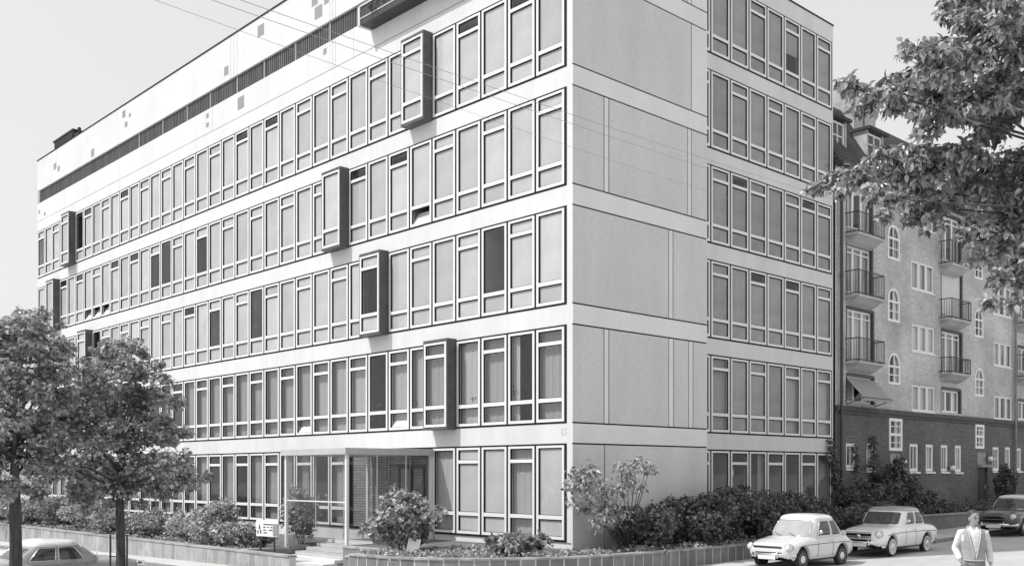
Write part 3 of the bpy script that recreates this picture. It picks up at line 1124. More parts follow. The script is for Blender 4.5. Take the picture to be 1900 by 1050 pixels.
rnd = random.Random(21)
for (x0, x1, z0, z1, kind) in OPEN:
    x0 -= AX0
    x1 -= AX0
    w_, h_ = x1 - x0, z1 - z0
    f = MB()
    if kind == 'arch':
        # white round-headed frame with a wall-coloured spandrel
        st = 0.085
        r_ = w_ / 2
        zc = h_ - r_
        f.box(0, st, -0.02, 0.06, 0, zc)
        f.box(w_ - st, w_, -0.02, 0.06, 0, zc)
        f.box(st, w_ - st, -0.02, 0.06, 0, st * 1.2)
        f.box(st, w_ - st, -0.014, 0.05, zc - 0.08, zc)
        f.box(w_ / 2 - 0.02, w_ / 2 + 0.02, -0.014, 0.05, st, zc - 0.08)
        f.box(st, w_ / 2 - 0.02, -0.01, 0.045, zc / 2 - 0.02, zc / 2 + 0.02)
        f.box(w_ / 2 + 0.02, w_ - st, -0.01, 0.045, zc / 2 - 0.02, zc / 2 + 0.02)
        f.box(w_ / 2 - 0.02, w_ / 2 + 0.02, -0.014, 0.05, zc, h_ - st)
        n = 14
        for i in range(n):
            a0, a1 = PI * i / n, PI * (i + 1) / n
            q = []
            for (a, rr) in ((a0, r_), (a1, r_), (a1, r_ - st), (a0, r_ - st)):
                q.append((w_ / 2 + math.cos(a) * rr, zc + math.sin(a) * rr))
            vs = [(u, -0.02, v_) for u, v_ in q] + [(u, 0.06, v_) for u, v_ in q]
            f.add(vs, [(0, 3, 2, 1), (4, 5, 6, 7), (0, 1, 5, 4), (1, 2, 6, 5), (2, 3, 7, 6), (3, 0, 4, 7)])
        fo = f.build('arched_window', M['apt_frame'], apt, False, (x0, 0, z0))
        sp = MB()
        for i in range(n):
            a0, a1 = PI * i / n, PI * (i + 1) / n
            p0 = (w_ / 2 + math.cos(a0) * r_, zc + math.sin(a0) * r_)
            p1 = (w_ / 2 + math.cos(a1) * r_, zc + math.sin(a1) * r_)
            sp.quad((p0[0], 0.003, p0[1]), (p0[0], 0.003, h_), (p1[0], 0.003, h_), (p1[0], 0.003, p1[1]))
        sp.build('spandrel', M['brick_light'], fo)
    elif kind == 'triple':
        for i in range(3):
            a = w_ * i / 3
            s_ = MB()
            wdw(s_, w_ / 3 - 0.04, h_, 1, 1 if i != 1 else 1, 0.075)
            f.add([(v[0] + a + 0.02, v[1] + 0.0, v[2]) for v in s_.v], s_.f)
        f.box(-0.05, w_ + 0.05, -0.06, 0.0, -0.06, 0.0)
        fo = f.build('triple_window', M['apt_frame'], apt, False, (x0, 0.02, z0))
    elif kind in ('door', 'wide', 'shut'):
        wdw(f, w_ - 0.16, h_ - 0.12, 3, 1, 0.09, split=(1, 2))
        f.box(-0.02, w_ - 0.14, -0.01, 0.05, h_ * 0.80 if kind != 'wide' else h_ * 0.97, (h_ * 0.80 if kind != 'wide' else h_ * 0.97) + 0.05)
        fo = f.build('balcony_door' if kind != 'wide' else 'wide_window', M['apt_frame'], apt, False, (x0 + 0.06, 0.12, z0 + 0.02))
        dk = MB()
        dk.box(-0.02, 0.06, -0.005, 0.1, 0, h_)
        dk.box(w_ - 0.12, w_ + 0.02, -0.005, 0.1, 0, h_)
        dk.box(0.06, w_ - 0.12, -0.005, 0.1, h_ - 0.10, h_ + 0.03)
        dk.build('surround', M['iron'], fo, False, (-0.06, -0.12, -0.02))
    elif kind == 'stair':
        wdw(f, w_, h_, 2, 4, 0.13, d0=-0.04)
        f.box(0.13, w_ - 0.13, -0.035, 0.065, h_ / 2 - 0.06, h_ / 2 + 0.06)
        fo = f.build('stair_window', M['apt_frame'], apt, False, (x0, 0, z0))
    elif kind == 'slim':
        wdw(f, w_, h_, 2, 2 if rnd.random() < 0.3 else 1, 0.13)
        f.box(-0.06, w_ + 0.10, -0.10, -0.002, -0.10, -0.02)
        fo = f.build('narrow_window', M['apt_frame'], apt, False, (x0, 0.03, z0))
    else:
        f.box(0, w_, 0.1, 0.16, 0, h_ * 0.72)
        for i in range(5):
            f.box(0.05 + i * (w_ - 0.1) / 5, 0.03 + (i + 1) * (w_ - 0.1) / 5, 0.07, 0.1, 0.08, h_ * 0.68)
        fo = f.build('entrance_door', M['dark_metal'], apt, False, (x0, 0, z0))
        q = MB()
        q.box(-0.05, w_ + 0.05, -0.25, 0.18, h_ * 0.72, h_ * 0.77)
        q.box(0, w_, 0.05, 0.12, h_ * 0.77, h_ * 1.0)
        q.build('transom', M['canvas'], fo)
        q = MB()
        q.bar((w_ * 0.85, 0.03, h_ * 0.33), (w_ * 0.85, 0.03, h_ * 0.4), 0.02)
        q.build('handle', M['globe'], fo)
        continue
    pn = MB()
    pn.quad((0.02, 0.035, 0.02), (w_ - 0.02, 0.035, 0.02), (w_ - 0.02, 0.035, h_ - 0.02), (0.02, 0.035, h_ - 0.02))
    if kind == 'arch':
        pn.v = [(v[0], 0.04, min(v[2], h_ - w_ / 2)) for v in pn.v]
        n = 12
        pn.add([(w_ / 2, 0.04, h_ - w_ / 2)] + [(w_ / 2 + math.cos(PI * i / n) * (w_ / 2 - 0.02), 0.04, h_ - w_ / 2 + math.sin(PI * i / n) * (w_ / 2 - 0.02)) for i in range(n + 1)], [(0, i + 1, i + 2) for i in range(n)])
    pn.build('pane', M['glass'], fo)
    if kind == 'shut':
        cu = MB()
        nsl = int((h_ * 0.9) / 0.06)
        for i in range(nsl):
            cu.box(0.0, w_ - 0.16, -0.035, -0.012, h_ - 0.12 - (i + 1) * 0.06 + 0.005, h_ - 0.12 - i * 0.06)
        cu.build('roller_shutter', M['panel_light'], fo)
    cu = MB()
    for (a, b) in ((0.0, rnd.choice((0.3, 0.42, 0.62))), (rnd.choice((0.62, 0.7, 0.8)), 1.0)):
        n = max(3, int((b - a) * w_ * 14))
        for i in range(n):
            u0, u1 = (a + (b - a) * i / n) * w_, (a + (b - a) * (i + 1) / n) * w_
            y0_, y1_ = 0.11 + 0.015 * (i % 2), 0.11 + 0.015 * ((i + 1) % 2)
            cu.quad((u0, y0_, 0.03), (u1, y1_, 0.03), (u1, y1_, h_ - 0.05), (u0, y0_, h_ - 0.05))
    cu.build('curtain', M['net'], fo)


# shallow iron balconies
def balcony(px_back, px_fl, px_fr, p_slab, p_rail, full=True):
    x0 = AX(px_back) - AX0
    d = 0.62
    x1 = AX(px_fr, AY - d) - AX0
    z = AZ(px_fl, p_slab, AY - d)
    hr = AZ(px_fl, p_rail, AY - d) - z
    b = MB()
    b.box(x0, x1, -d, -0.002, z - 0.02, z + 0.08)
    b.add([(x0 + 0.1, 0, z - 0.02), (x1 - 0.1, 0, z - 0.02), (x1 - 0.1, 0, z - 0.32), (x0 + 0.1, 0, z - 0.32), (x0 + 0.04, -d + 0.06, z - 0.02), (x1 - 0.04, -d + 0.06, z - 0.02), (x0 + 0.1, -d * 0.45, z - 0.22), (x1 - 0.1, -d * 0.45, z - 0.22)],
          [(3, 2, 7, 6), (6, 7, 5, 4), (0, 3, 6, 4), (1, 5, 7, 2)])
    bo = b.build('balcony', M['concrete'], apt)
    r_ = MB()
    zt = z + hr
    for (p, q) in (((x0, 0, zt), (x0, -d + 0.03, zt)), ((x0, -d + 0.03, zt), (x1, -d + 0.03, zt)), ((x1, -d + 0.03, zt), (x1, 0, zt)),
                   ((x0, -d + 0.03, z + 0.14), (x1, -d + 0.03, z + 0.14)), ((x0, 0, z + 0.14), (x0, -d + 0.03, z + 0.14)), ((x1, 0, z + 0.14), (x1, -d + 0.03, z + 0.14))):
        r_.bar(p, q, 0.022, 6)
    n = int((x1 - x0) / 0.115)
    for i in range(n + 1):
        x = x0 + (x1 - x0) * i / n
        r_.bar((x, -d + 0.03, z + 0.08), (x, -d + 0.03, zt), 0.0105 if i % n else 0.02, 5)
    for i in range(1, 5):
        for x in (x0, x1):
            r_.bar((x, -d + 0.03 + (d - 0.03) * i / 5, z + 0.08), (x, -d + 0.03 + (d - 0.03) * i / 5, zt), 0.0105, 5)
    r_.build('railing', M['iron'], bo)


balcony(1568, 1586, 1642, 430, 388)
balcony(1568, 1586, 1642, 546, 497)
balcony(1569, 1587, 1642, 671, 624)
balcony(1743, 1759, 1801, 487, 441)
balcony(1743, 1759, 1803, 590, 550)
balcony(1743, 1759, 1802, 692, 660)
balcony(1884, 1898, 1936, 600, 552)
balcony(1884, 1898, 1936, 700, 655)

# awning over the lowest opening of the first column
x0, x1, z0, z1, _ = AWN
x0 -= AX0
x1 -= AX0
a = MB()
zt, zb_, dp_ = z1 - 0.18, AZ(1610, 737, AY - 0.8), 0.8
n = 10
for i in range(n):
    u0, u1 = x0 + (x1 - x0) * i / n, x0 + (x1 - x0) * (i + 1) / n
    sg = 0.03
    pts = [(0.0, zt), (-dp_ * 0.5, (zt + zb_) / 2 - sg), (-dp_, zb_), (-dp_ - 0.01, zb_ - 0.13)]
    for (p, q) in zip(pts[:-1], pts[1:]):
        a.quad((u0, p[0], p[1]), (u0, q[0], q[1]), (u1, q[0], q[1]), (u1, p[0], p[1]))
aw = a.build('awning', M['canvas'], apt)
ar = MB()
ar.bar((x0, 0, zb_ - 0.25), (x0, -dp_, zb_), 0.018)
ar.bar((x1, 0, zb_ - 0.25), (x1, -dp_, zb_), 0.018)
ar.bar((x0, -dp_, zb_), (x1, -dp_, zb_), 0.02)
ar.build('awning_arm', M['iron'], aw)

# rain pipes
for px in (1561, 1884):
    x = AX(px, AY - 0.12) - AX0
    d = MB()
    d.bar((x, -0.14, -0.5), (x, -0.14, ZEAVE - 0.1), 0.062, 10)
    for z in (1.5, 4.5, 7.5, 10.5, 13.5):
        d.bar((x, -0.14, z), (x, -0.14, z + 0.06), 0.08, 10)
    d.build('rain_pipe', M['iron'] if px < 1600 else M['kerb'], apt)
# wall lamps
for px, py, lab in ((1678, 857, 'left of the first narrow base window'), (1768, 868, 'between the last two narrow windows'), (1838, 851, 'beside the farther entrance door')):
    x, z = on_y(px, py, AY - 0.22)
    g_ = empty('wall_lamp', (x, AY, z), 0, 'white globe lamp on the dark brick base, ' + lab, 'lamp', 'globe lamps on the brick base')
    q = MB(); q.sphere((0, -0.22, 0), 0.13, 14, 10)
    q.build('globe', M['globe'], g_, True)
    q = MB(); q.bar((0, -0.002, 0.02), (0, -0.22, 0.02), 0.02); q.box(-0.05, 0.05, -0.03, -0.002, -0.05, 0.08)
    q.build('bracket', M['iron'], g_)
# ------------------------------------------------------------------ ground, pavements, garden
def grid_sheet(name, xs, ys, zf, material, dz=0.0):
    mb = MB()
    n, m_ = len(xs), len(ys)
    vs = [(x, y, zf(x, y) + dz) for y in ys for x in xs]
    fs = [(k * n + i, k * n + i + 1, (k + 1) * n + i + 1, (k + 1) * n + i) for k in range(m_ - 1) for i in range(n - 1)]
    mb.add(vs, fs)
    return tag(mb.build(name, material), kind='structure')


def gfar(x, y):
    return gz(max(min(x, 90), -60), max(min(y, 90), -40))


xs = [-400, -120, -60, -40, -25, -15, -8, 0, 8, 16, 25, 40, 70, 90, 200, 400]
ys = [-400, -120, -40, -20, -10, 0, 10, 20, 30, 45, 60, 90, 200, 400]
grid_sheet('road', xs, ys, gfar, M['asphalt'])


def ribbon(name, inner, outer, material, dz, kerb=True):
    """raised pavement between two matching polylines, with a kerb face on the outer one"""
    mb = MB()
    n = len(inner)
    I = [(p[0], p[1], gz(*p) + dz) for p in inner]
    O = [(p[0], p[1], gz(*p) + dz) for p in outer]
    for i in range(n - 1):
        mb.quad(O[i], O[i + 1], I[i + 1], I[i], 0)
    if kerb:
        for i in range(n - 1):
            a, b = O[i], O[i + 1]
            d = (Vector(b) - Vector(a)).normalized()
            nn = Vector((d.y, -d.x, 0)) * 0.14
            a2, b2 = (a[0] + nn.x, a[1] + nn.y, a[2] + 0.004), (b[0] + nn.x, b[1] + nn.y, b[2] + 0.004)
            mb.quad(a2, b2, (b[0], b[1], b[2] + 0.004), (a[0], a[1], a[2] + 0.004), 1)
            mb.quad((a2[0], a2[1], a2[2] - 0.3), (b2[0], b2[1], b2[2] - 0.3), b2, a2, 1)
    return tag(mb.build(name, [material, M['kerb']]), kind='structure')


WALLP = [(-5.34, 44.6), (-5.34, 36), (-5.34, 28), (-5.34, 20), (-5.34, 14), (-5.34, 9.75), (-5.34, 6.0)]
WALLR = [(-5.34, 3.0), (-5.34, 2.3), (-5.18, 1.3), (-4.70, 0.38), (-3.9, -0.52), (-2.9, -1.28), (-1.7, -1.78), (-0.4, -2.0), (1, -2.03), (4, -2.03), (8, -2.03), (12, -2.03), (17.1, -2.03)]
full = WALLP + WALLR + [(40, -2.03), (62, -2.03)]


def offset(pts, d):
    out = []
    for i, p in enumerate(pts):
        a, b = Vector(pts[max(i - 1, 0)]), Vector(pts[min(i + 1, len(pts) - 1)])
        t = (b - a).normalized()
        out.append((p[0] + t.y * d, p[1] - t.x * d))
    return out


ribbon('pavement', full, offset(full, 1.15)[::1], M['pave'], 0.12)
near = [(-60, -10.6), (-10, -10.6), (0, -10.6), (20, -10.6), (70, -10.6)]
ribbon('near_pavement', [(x, -24) for x, _ in near][::-1], near[::-1], M['pave'], 0.14)


def garden_wall(name, pts, ztop, stone, label):
    """retaining wall of upright stone blocks with pale joints and a coping, walked along a polyline"""
    P = [Vector(p) for p in pts]
    L = [0]
    for a, b in zip(P[:-1], P[1:]):
        L.append(L[-1] + (b - a).length)

    def at(s):
        for i in range(len(P) - 1):
            if s <= L[i + 1] + 1e-6:
                u = (s - L[i]) / (L[i + 1] - L[i])
                t = (P[i + 1] - P[i]).normalized()
                return P[i] + (P[i + 1] - P[i]) * u, Vector((t.y, -t.x))
        return P[-1], Vector((t.y, -t.x))
    mb = MB()
    step = 0.38
    n = int(L[-1] / step)
    step = L[-1] / n
    r_ = random.Random(len(pts))
    zb_ = -1.6
    for i in range(n):
        s0, s1 = i * step, (i + 1) * step
        for (a, b, d0, d1, z0, z1, m_) in ((s0, s1, -0.22, -0.006, zb_, ztop - 0.005, 1), (s0 + 0.022, s1 - 0.022, -0.10, r_.uniform(-0.003, 0.006), zb_, ztop - 0.0, 0), (s0, s1, -0.26, 0.03, ztop, ztop + 0.05, 2)):
            (p, np_), (q, nq) = at(a), at(b)
            c = [p + np_ * d0, q + nq * d0, q + nq * d1, p + np_ * d1]
            vs = [(v.x, v.y, z0) for v in c] + [(v.x, v.y, z1) for v in c]
            mb.add(vs, [(0, 1, 2, 3), (7, 6, 5, 4), (0, 4, 5, 1), (1, 5, 6, 2), (2, 6, 7, 3), (3, 7, 4, 0)], m_)
    o = mb.build(name, [M[stone], M['mortar'], M['stone']])
    return tag(o, label, 'garden wall')


garden_wall('garden_wall', WALLP, 0.13, 'stone', 'long low pale stone garden wall before the long facade, left of the steps')
garden_wall('garden_wall', WALLR, 0.36, 'stone_dark', 'low dark stone garden wall with pale joints curving round the building corner')
q = MB()
q.box(17.3, 62, -0.2, 0.05, -0.4, 0.72, 0)
q.box(17.28, 62, -0.25, 0.10, 0.72, 0.78, 1)
tag(q.build('garden_wall', [M['stone_dark'], M['stone']]), 'low dark front garden wall with a light coping before the apartment house', 'garden wall')

# soil behind the walls
so = MB()
inn = offset(WALLP[:-1], -0.1)
so.quad((-5.24, 6.0, 0.1), (-4.95, 6.0, 0.1), (-4.95, 9.75, 0.1), (-5.24, 9.75, 0.1))
for a, b in zip(inn[:-1], inn[1:]):
    so.quad((a[0], a[1], 0.10), (b[0], b[1], 0.10), (0.06, b[1], 0.16), (0.06, a[1], 0.16))
inn = offset(WALLR, -0.1)
fan = [(p[0], p[1], 0.33) for p in inn]
so.add(fan[:2] + [(0.06, 0.2, 0.40), (0.06, 6.15, 0.40), (-3.2, 6.15, 0.36), (-3.2, 3.0, 0.36)], [(0, 1, 2, 3, 4, 5)])
so.add(fan[1:9] + [(0.8, 0.03, 0.40), (0.06, 0.2, 0.40)], [tuple(range(10))])
so.add(fan[8:] + [(17.1, 1.79, 0.40), (6.2, 1.79, 0.40), (6.2, 0.02, 0.40), (0.8, 0.03, 0.40)], [tuple(range(len(fan[8:]) + 4))])
so.quad((17.1, -0.1, 0.5), (62, -0.1, 0.5), (62, 1.79, 0.5), (17.1, 1.79, 0.5))
tag(so.build('garden_bed', M['soil']), kind='structure')
# side cheeks and steps at the entrance
st = MB()
n = 6
xa, xb_, za_, zb2 = -3.95, -1.5, gz(-5.5, 8) + 0.12, 0.34
st.box(-5.5, xa + 0.1, 6.1, 9.32, za_ - 0.3, za_ + 0.01, 1)
for i in range(n):
    z1 = za_ + (zb2 - za_) * (i + 1) / n
    x0_ = xa + (xb_ - xa) * i / n
    st.box(x0_, -0.05 if i == n - 1 else x0_ + (xb_ - xa) / n + 0.10, 6.42, 9.32, z1 - 0.10, z1, 0)
    st.box(x0_ + 0.03, -0.06, 6.45, 9.30, z1 - 0.35, z1 - 0.10, 1)
tag(st.build('entrance_steps', [M['step'], M['stone']], bevel=0.008), 'broad pale concrete steps rising into the glazed entrance porch', 'steps')
ck = MB()
ck.box(-5.30, -3.22, 2.98, 3.2, -1.3, 0.30, 0)
ck.box(-3.44, -3.22, 3.2, 6.12, -1.3, 0.30, 0)
ck.box(-5.33, -3.19, 2.96, 3.22, 0.30, 0.36, 1)
ck.box(-3.46, -3.19, 3.22, 6.14, 0.30, 0.36, 1)
ck.box(-3.20, -0.05, 6.14, 6.36, -0.6, 0.055, 0)
tag(ck.build('step_wall', [M['stone_dark'], M['stone']]), 'dark low side wall with pale coping on the right of the entrance steps', 'side wall')
ck = MB()
ck.box(-5.05, -0.1, 9.38, 9.58, -1.3, 0.10, 0)
ck.box(-5.05, -3.3, 9.36, 9.72, 0.10, 0.15, 1)
tag(ck.build('step_wall', [M['stone_dark'], M['stone']]), 'low side wall on the left of the entrance steps, half hidden by shrubs', 'side wall')
pa = MB()
pa.quad((-5.5, 3.2, -0.30), (-3.45, 3.2, -0.30), (-3.45, 6.1, -0.32), (-5.5, 6.1, -0.32))
tag(pa.build('path', M['pave']), kind='structure')

# ------------------------------------------------------------------ planting
def wz(px, py, z):
    """place x, y where a sight line meets level z"""
    D = F * (2.5 - z) / (py - HY)
    return plan(px, D)


SH = [
    # px, base D, r, h, label, material, size, n
    ('shrub', (-4.2, 12.3), 1.25, 1.45, 'dense round shrub behind the long garden wall, left of the notice board', 'leaf_mid', 0.10, 9),
    ('shrub', (-4.1, 14.9), 1.0, 1.05, 'low spreading shrub next left of the dense round shrub by the long wall', 'leaf_mid', 0.09, 7),
    ('shrub', (-4.2, 17.4), 1.15, 0.85, 'flat leafy shrub overhanging the long garden wall right of the young tree trunk', 'leaf_pale', 0.09, 7),
    ('shrub', (-4.1, 20.3), 1.3, 0.95, 'broad pale shrub behind the long wall, just right of the staked tree trunk', 'leaf_pale', 0.10, 8),
    ('shrub', (-4.0, 23.6), 1.4, 1.05, 'pale mounded shrub behind the long wall, left of the staked tree trunk', 'leaf_mid', 0.10, 8),
    ('shrub', (-4.0, 27.3), 1.5, 1.35, 'tall pale bush by the far part of the long wall', 'leaf_pale', 0.11, 8),
    ('shrub', (-4.2, 31.0), 1.6, 1.15, 'rounded shrub by the long wall between the two street trees', 'leaf_mid', 0.11, 8),
    ('shrub', (-4.2, 35.2), 1.7, 1.2, 'feathery pale shrub near the far end of the long wall', 'leaf_pale', 0.11, 8),
    ('shrub', (-4.0, 40.0), 1.9, 1.7, 'farthest bush at the end of the long garden wall', 'leaf_pale', 0.12, 8),
    ('shrub', (-4.45, 10.75), 0.75, 0.85, 'leafy shrub growing under the white notice board', 'leaf_mid', 0.10, 7),
    ('shrub', (-2.2, 10.45), 0.72, 1.95, 'tall bush standing beside the porch glass on the left of the entrance', 'leaf_mid', 0.10, 9),
    ('shrub', (-3.9, 9.95), 0.45, 0.75, 'small dark shrub squeezed beside the left porch post', 'leaf_dark', 0.09, 6),
    ('shrub', (-3.35, 3.35), 1.0, 1.65, 'large leafy shrub right of the entrance porch, in front of the corner windows', 'leaf_mid', 0.13, 10),
    ('shrub', (-2.2, 0.05), 0.75, 0.5, 'low broad-leaved plant at the foot of the building corner', 'leaf_pale', 0.20, 6),
    ('shrub', (1.9, -1.05), 0.95, 1.3, 'dark rounded bush at the left foot of the grey end wall', 'leaf_dark', 0.10, 8),
    ('shrub', (4.0, -1.0), 1.15, 1.75, 'dark bush against the middle of the grey end wall', 'leaf_dark', 0.12, 9),
    ('shrub', (5.9, -0.85), 1.0, 1.85, 'tall dark bush at the right edge of the grey end wall', 'leaf_dark', 0.11, 9),
    ('shrub', (8.0, -0.6), 1.3, 1.65, 'dark bush in front of the first wing windows beside the end wall', 'leaf_dark', 0.11, 10),
    ('shrub', (10.4, -0.7), 1.25, 1.3, 'dark bush before the middle windows of the wing, behind the small two door car', 'leaf_dark', 0.11, 10),
    ('shrub', (12.9, -0.8), 1.2, 1.05, 'lower dark bush before the right windows of the wing', 'leaf_dark', 0.11, 9),
    ('shrub', (15.4, -0.7), 1.2, 1.0, 'dark bush at the right end of the wing, above the pale four door car', 'leaf_dark', 0.11, 9),
    ('shrub', (18.4, 0.9), 1.15, 1.6, 'tall dark bush against the brick base below the left pair of small windows', 'leaf_dark', 0.12, 10),
    ('shrub', (20.7, 1.0), 1.0, 2.3, 'upright dark bush between the small windows and the nearer entrance door', 'leaf_dark', 0.12, 10),
    ('shrub', (23.3, 0.7), 0.9, 1.2, 'dark bush beside the nearer entrance door of the brick house', 'leaf_dark', 0.12, 8),
    ('shrub', (32.0, 0.9), 0.6, 2.3, 'narrow dark evergreen beside the farther entrance door', 'leaf_dark', 0.12, 8),
]
for (nm, (x, y), r_, h, lab, mt, sz, n) in SH:
    z = 0.12 if y > 6 else (0.36 if x < 17 else 0.5)
    shrub(nm, x, y, z, r_, h, lab, mt, sz, 130 if mt != 'leaf_dark' else 170, n, None)
# wispy tall shrub by the corner of the end wall
root = empty('ornamental_shrub', (0.9, -1.1, 0.36), 0, 'tall wispy shrub with feathery drooping leaves before the grey end wall at the corner', 'shrub')
cl, sm = [], MB()
rnd = random.Random(3)
for (px, py, rr) in ((1075, 880, 24), (1060, 900, 20), (1100, 870, 20), (1090, 905, 24), (1115, 900, 18), (1180, 860, 22), (1200, 865, 14), (1150, 866, 16), (1165, 885, 20), (1130, 925, 24), (1150, 905, 24), (1185, 900, 16), (1085, 940, 18), (1120, 960, 28), (1150, 950, 26), (1060, 928, 12), (1205, 872, 10)):
    D = 27.6 + rnd.uniform(-0.5, 0.6)
    x, y = plan(px, D)
    y = min(y, -0.35)
    z = 2.5 + (HY - py) / F * D
    c_ = (x - 0.9, y + 1.1, z - 0.36)
    cl.append(c_ + (rr * 0.0135, rr * 0.0135, rr * 0.0125))
    sm.tube([(rnd.uniform(-0.08, 0.3), rnd.uniform(-0.1, 0.1), -0.05), (c_[0] * 0.45 + 0.1, c_[1] * 0.45, c_[2] * 0.55), c_[:3]], [0.022, 0.015, 0.006], 5)
P, Nn, T, S = cloud(cl, 105, up=0.3, droop=0.9, size=0.15)
leaf_mesh('foliage', P, Nn, T, S, M['leaf_mid'], root, widthf=0.30)
sm.build('stems', M['bark'], root, True)
# climbing plant on the far corner of the wing
root = empty('climbing_plant', (17.05, 1.6, 0.4), 0, 'thin climbing plant rising up the far corner of the office wing', 'climber')
cl = []
for (px, py, rr) in ((1541, 818, 5), (1543, 832, 7), (1540, 846, 7), (1547, 858, 10), (1551, 872, 11), (1548, 890, 10), (1556, 900, 14), (1552, 920, 14)):
    x, z = on_y(px, py, 1.62)
    cl.append((x - 17.05, 0.0, z - 0.4, rr * 0.021, 0.14, rr * 0.022))
P, Nn, T, S = cloud(cl, 230, size=0.11)
leaf_mesh('foliage', P, Nn, T, S, M['leaf_dark'], root)
sm = MB()
sm.tube([(0.05, 0.02, -0.05), (0.0, 0.05, 1.0), (cl[3][0], 0.05, cl[3][2]), (cl[0][0], 0.06, cl[0][2])], [0.03, 0.022, 0.016, 0.007], 6)
sm.build('stems', M['bark'], root, True)
# ivy shoot on the apartment base
root = empty('climbing_plant', (21.4, 1.65, 0.5), 0, 'slender dark climber between the left pair of small windows on the brick base', 'climber')
cl = []
for (px, py, rr) in ((1620, 812, 6), (1619, 826, 8), (1622, 845, 9), (1617, 862, 10), (1624, 880, 11), (1585, 832, 6), (1588, 850, 8), (1590, 868, 9)):
    x, z = on_y(px, py, 1.62)
    cl.append((x - 21.4, -0.05, z - 0.5, rr * 0.02, 0.14, rr * 0.024))
P, Nn, T, S = cloud(cl, 230, size=0.11)
leaf_mesh('foliage', P, Nn, T, S, M['leaf_dark'], root)
sm = MB()
sm.tube([(0, 0, -0.05), (0.05, 0, 1.2), (cl[0][0], 0, cl[0][2])], [0.03, 0.02, 0.007], 6)
sm.tube([(-0.5, 0, -0.05), (-0.8, 0, 1.2), (cl[5][0], 0, cl[5][2])], [0.03, 0.02, 0.007], 6)
sm.build('stems', M['bark'], root, True)
# hedge along the apartment garden wall
cl = []
x = 18.2
rnd = random.Random(9)
while x < 46:
    cl.append((x, 0.45 + rnd.uniform(-0.1, 0.1), 0.85 + rnd.uniform(-0.05, 0.12), 0.62, 0.42, 0.42 + rnd.uniform(0, 0.12)))
    x += 0.8
P, Nn, T, S = cloud(cl, 150, size=0.09)
tag(leaf_mesh('hedge', P, Nn, T, S, M['leaf_dark']), 'long low dark hedge behind the front garden wall of the apartment house', 'hedge')
# ground cover
cl = []
for i in range(90):
    x, y = -5.0 + rnd.random() * 0.9, rnd.uniform(9.9, 44)
    cl.append((x, y, 0.13, 0.4, 0.5, 0.16))
for i in range(75):
    s_ = rnd.random()
    k_ = rnd.randint(0, 8)
    a, b = Vector(WALLR[k_]), Vector(WALLR[k_ + 1])
    t = (b - a).normalized()
    p = a + (b - a) * s_ - Vector((t.y, -t.x)) * rnd.uniform(0.3, 0.85)
    cl.append((p.x, p.y, 0.40, 0.34, 0.34, 0.13))
for i in range(60):
    cl.append((rnd.uniform(-4.8, -0.3), rnd.uniform(0.6, 2.8), 0.38, 0.4, 0.4, 0.10))
for i in range(60):
    cl.append((rnd.uniform(1, 17), rnd.uniform(-1.8, -1.2), 0.38, 0.45, 0.35, 0.16))
P, Nn, T, S = cloud(cl, 75, size=0.08)
P[:, 2] = np.maximum(P[:, 2], 0.14)
tag(leaf_mesh('ground_cover', P, Nn, T, S, M['leaf_mid']), kind='stuff')


def tree(name, base, clumps, material, size, dens, label, trunk_r, fork_z, seed, fine=False, wild=0.6, sub_step=11, limb=1.0, widthf=0.55, droop=0.35, group=None):
    bx, by, bz = base
    root = empty(name, base, 0, label, 'tree', group)
    rnd = random.Random(seed)
    cl = [(x - bx, y - by, z - bz, a, b, c) for (x, y, z, a, b, c) in clumps]
    P, Nn, T, S = cloud(cl, dens, size=size, droop=droop, wild=wild, up=0.8, shell=0.38)
    leaf_mesh('crown', P, Nn, T, S, M[material], root, fine=fine, widthf=widthf)
    tr = MB()
    fz = fork_z - bz
    ctr = np.mean(np.array(cl)[:, :3], axis=0)
    tr.tube([(0, 0, -0.3), (0.01, 0.0, 0.1), (0.02, -0.02, fz * 0.5), (0.0, 0.0, fz)], [trunk_r * 1.35, trunk_r * 1.1, trunk_r * 0.95, trunk_r * 0.85], 12)
    top = (ctr[0] * 0.3, ctr[1] * 0.3, max(c[2] for c in cl) * 0.8)
    tr.tube([(0, 0, fz - 0.05), (top[0] * 0.4, top[1] * 0.4, fz + (top[2] - fz) * 0.5), top], [trunk_r * 0.85, trunk_r * 0.5, trunk_r * 0.15], 8)
    for c in (cl if sub_step == 0 else cl[::sub_step]):
        u = min(0.9, max(0.0, (c[2] - fz) / max(0.1, top[2] - fz) * 0.55)) * 0.8
        s0 = Vector((top[0] * u * 0.6, top[1] * u * 0.6, fz + (top[2] - fz) * u))
        e_ = Vector(c[:3])
        md = (s0 + e_) / 2 + Vector((rnd.uniform(-.1, .1), rnd.uniform(-.1, .1), 0.12 * (e_ - s0).length))
        r0 = trunk_r * (0.34 - 0.22 * u) * limb
        tr.tube([s0, md, e_], [r0, r0 * 0.6, r0 * 0.2], 6)
    tr.build('trunk', M['bark'], root, True)
    return root


def px_clumps(lst, D, jit, seed, flat=0.92, grow=1.0, sub=10):
    rnd = random.Random(seed)
    out = []
    for (px, py, rp) in lst:
        d = D + rnd.uniform(-jit, jit)
        x, y = plan(px, d)
        z = 2.5 + (HY - py) / F * d
        r_ = rp * d / F * grow
        out.append((x, y, z, r_ * 0.6, r_ * 0.6, r_ * 0.5 * flat))
        for _ in range(sub):
            v = Vector((rnd.gauss(0, 1), rnd.gauss(0, 1), rnd.gauss(0, 0.8))).normalized() * r_ * rnd.uniform(0.5, 1.08)
            q = r_ * rnd.uniform(0.2, 0.40)
            out.append((x + v.x, y + v.y, z + v.z, q, q, q * rnd.uniform(0.40, 0.7)))
    return out


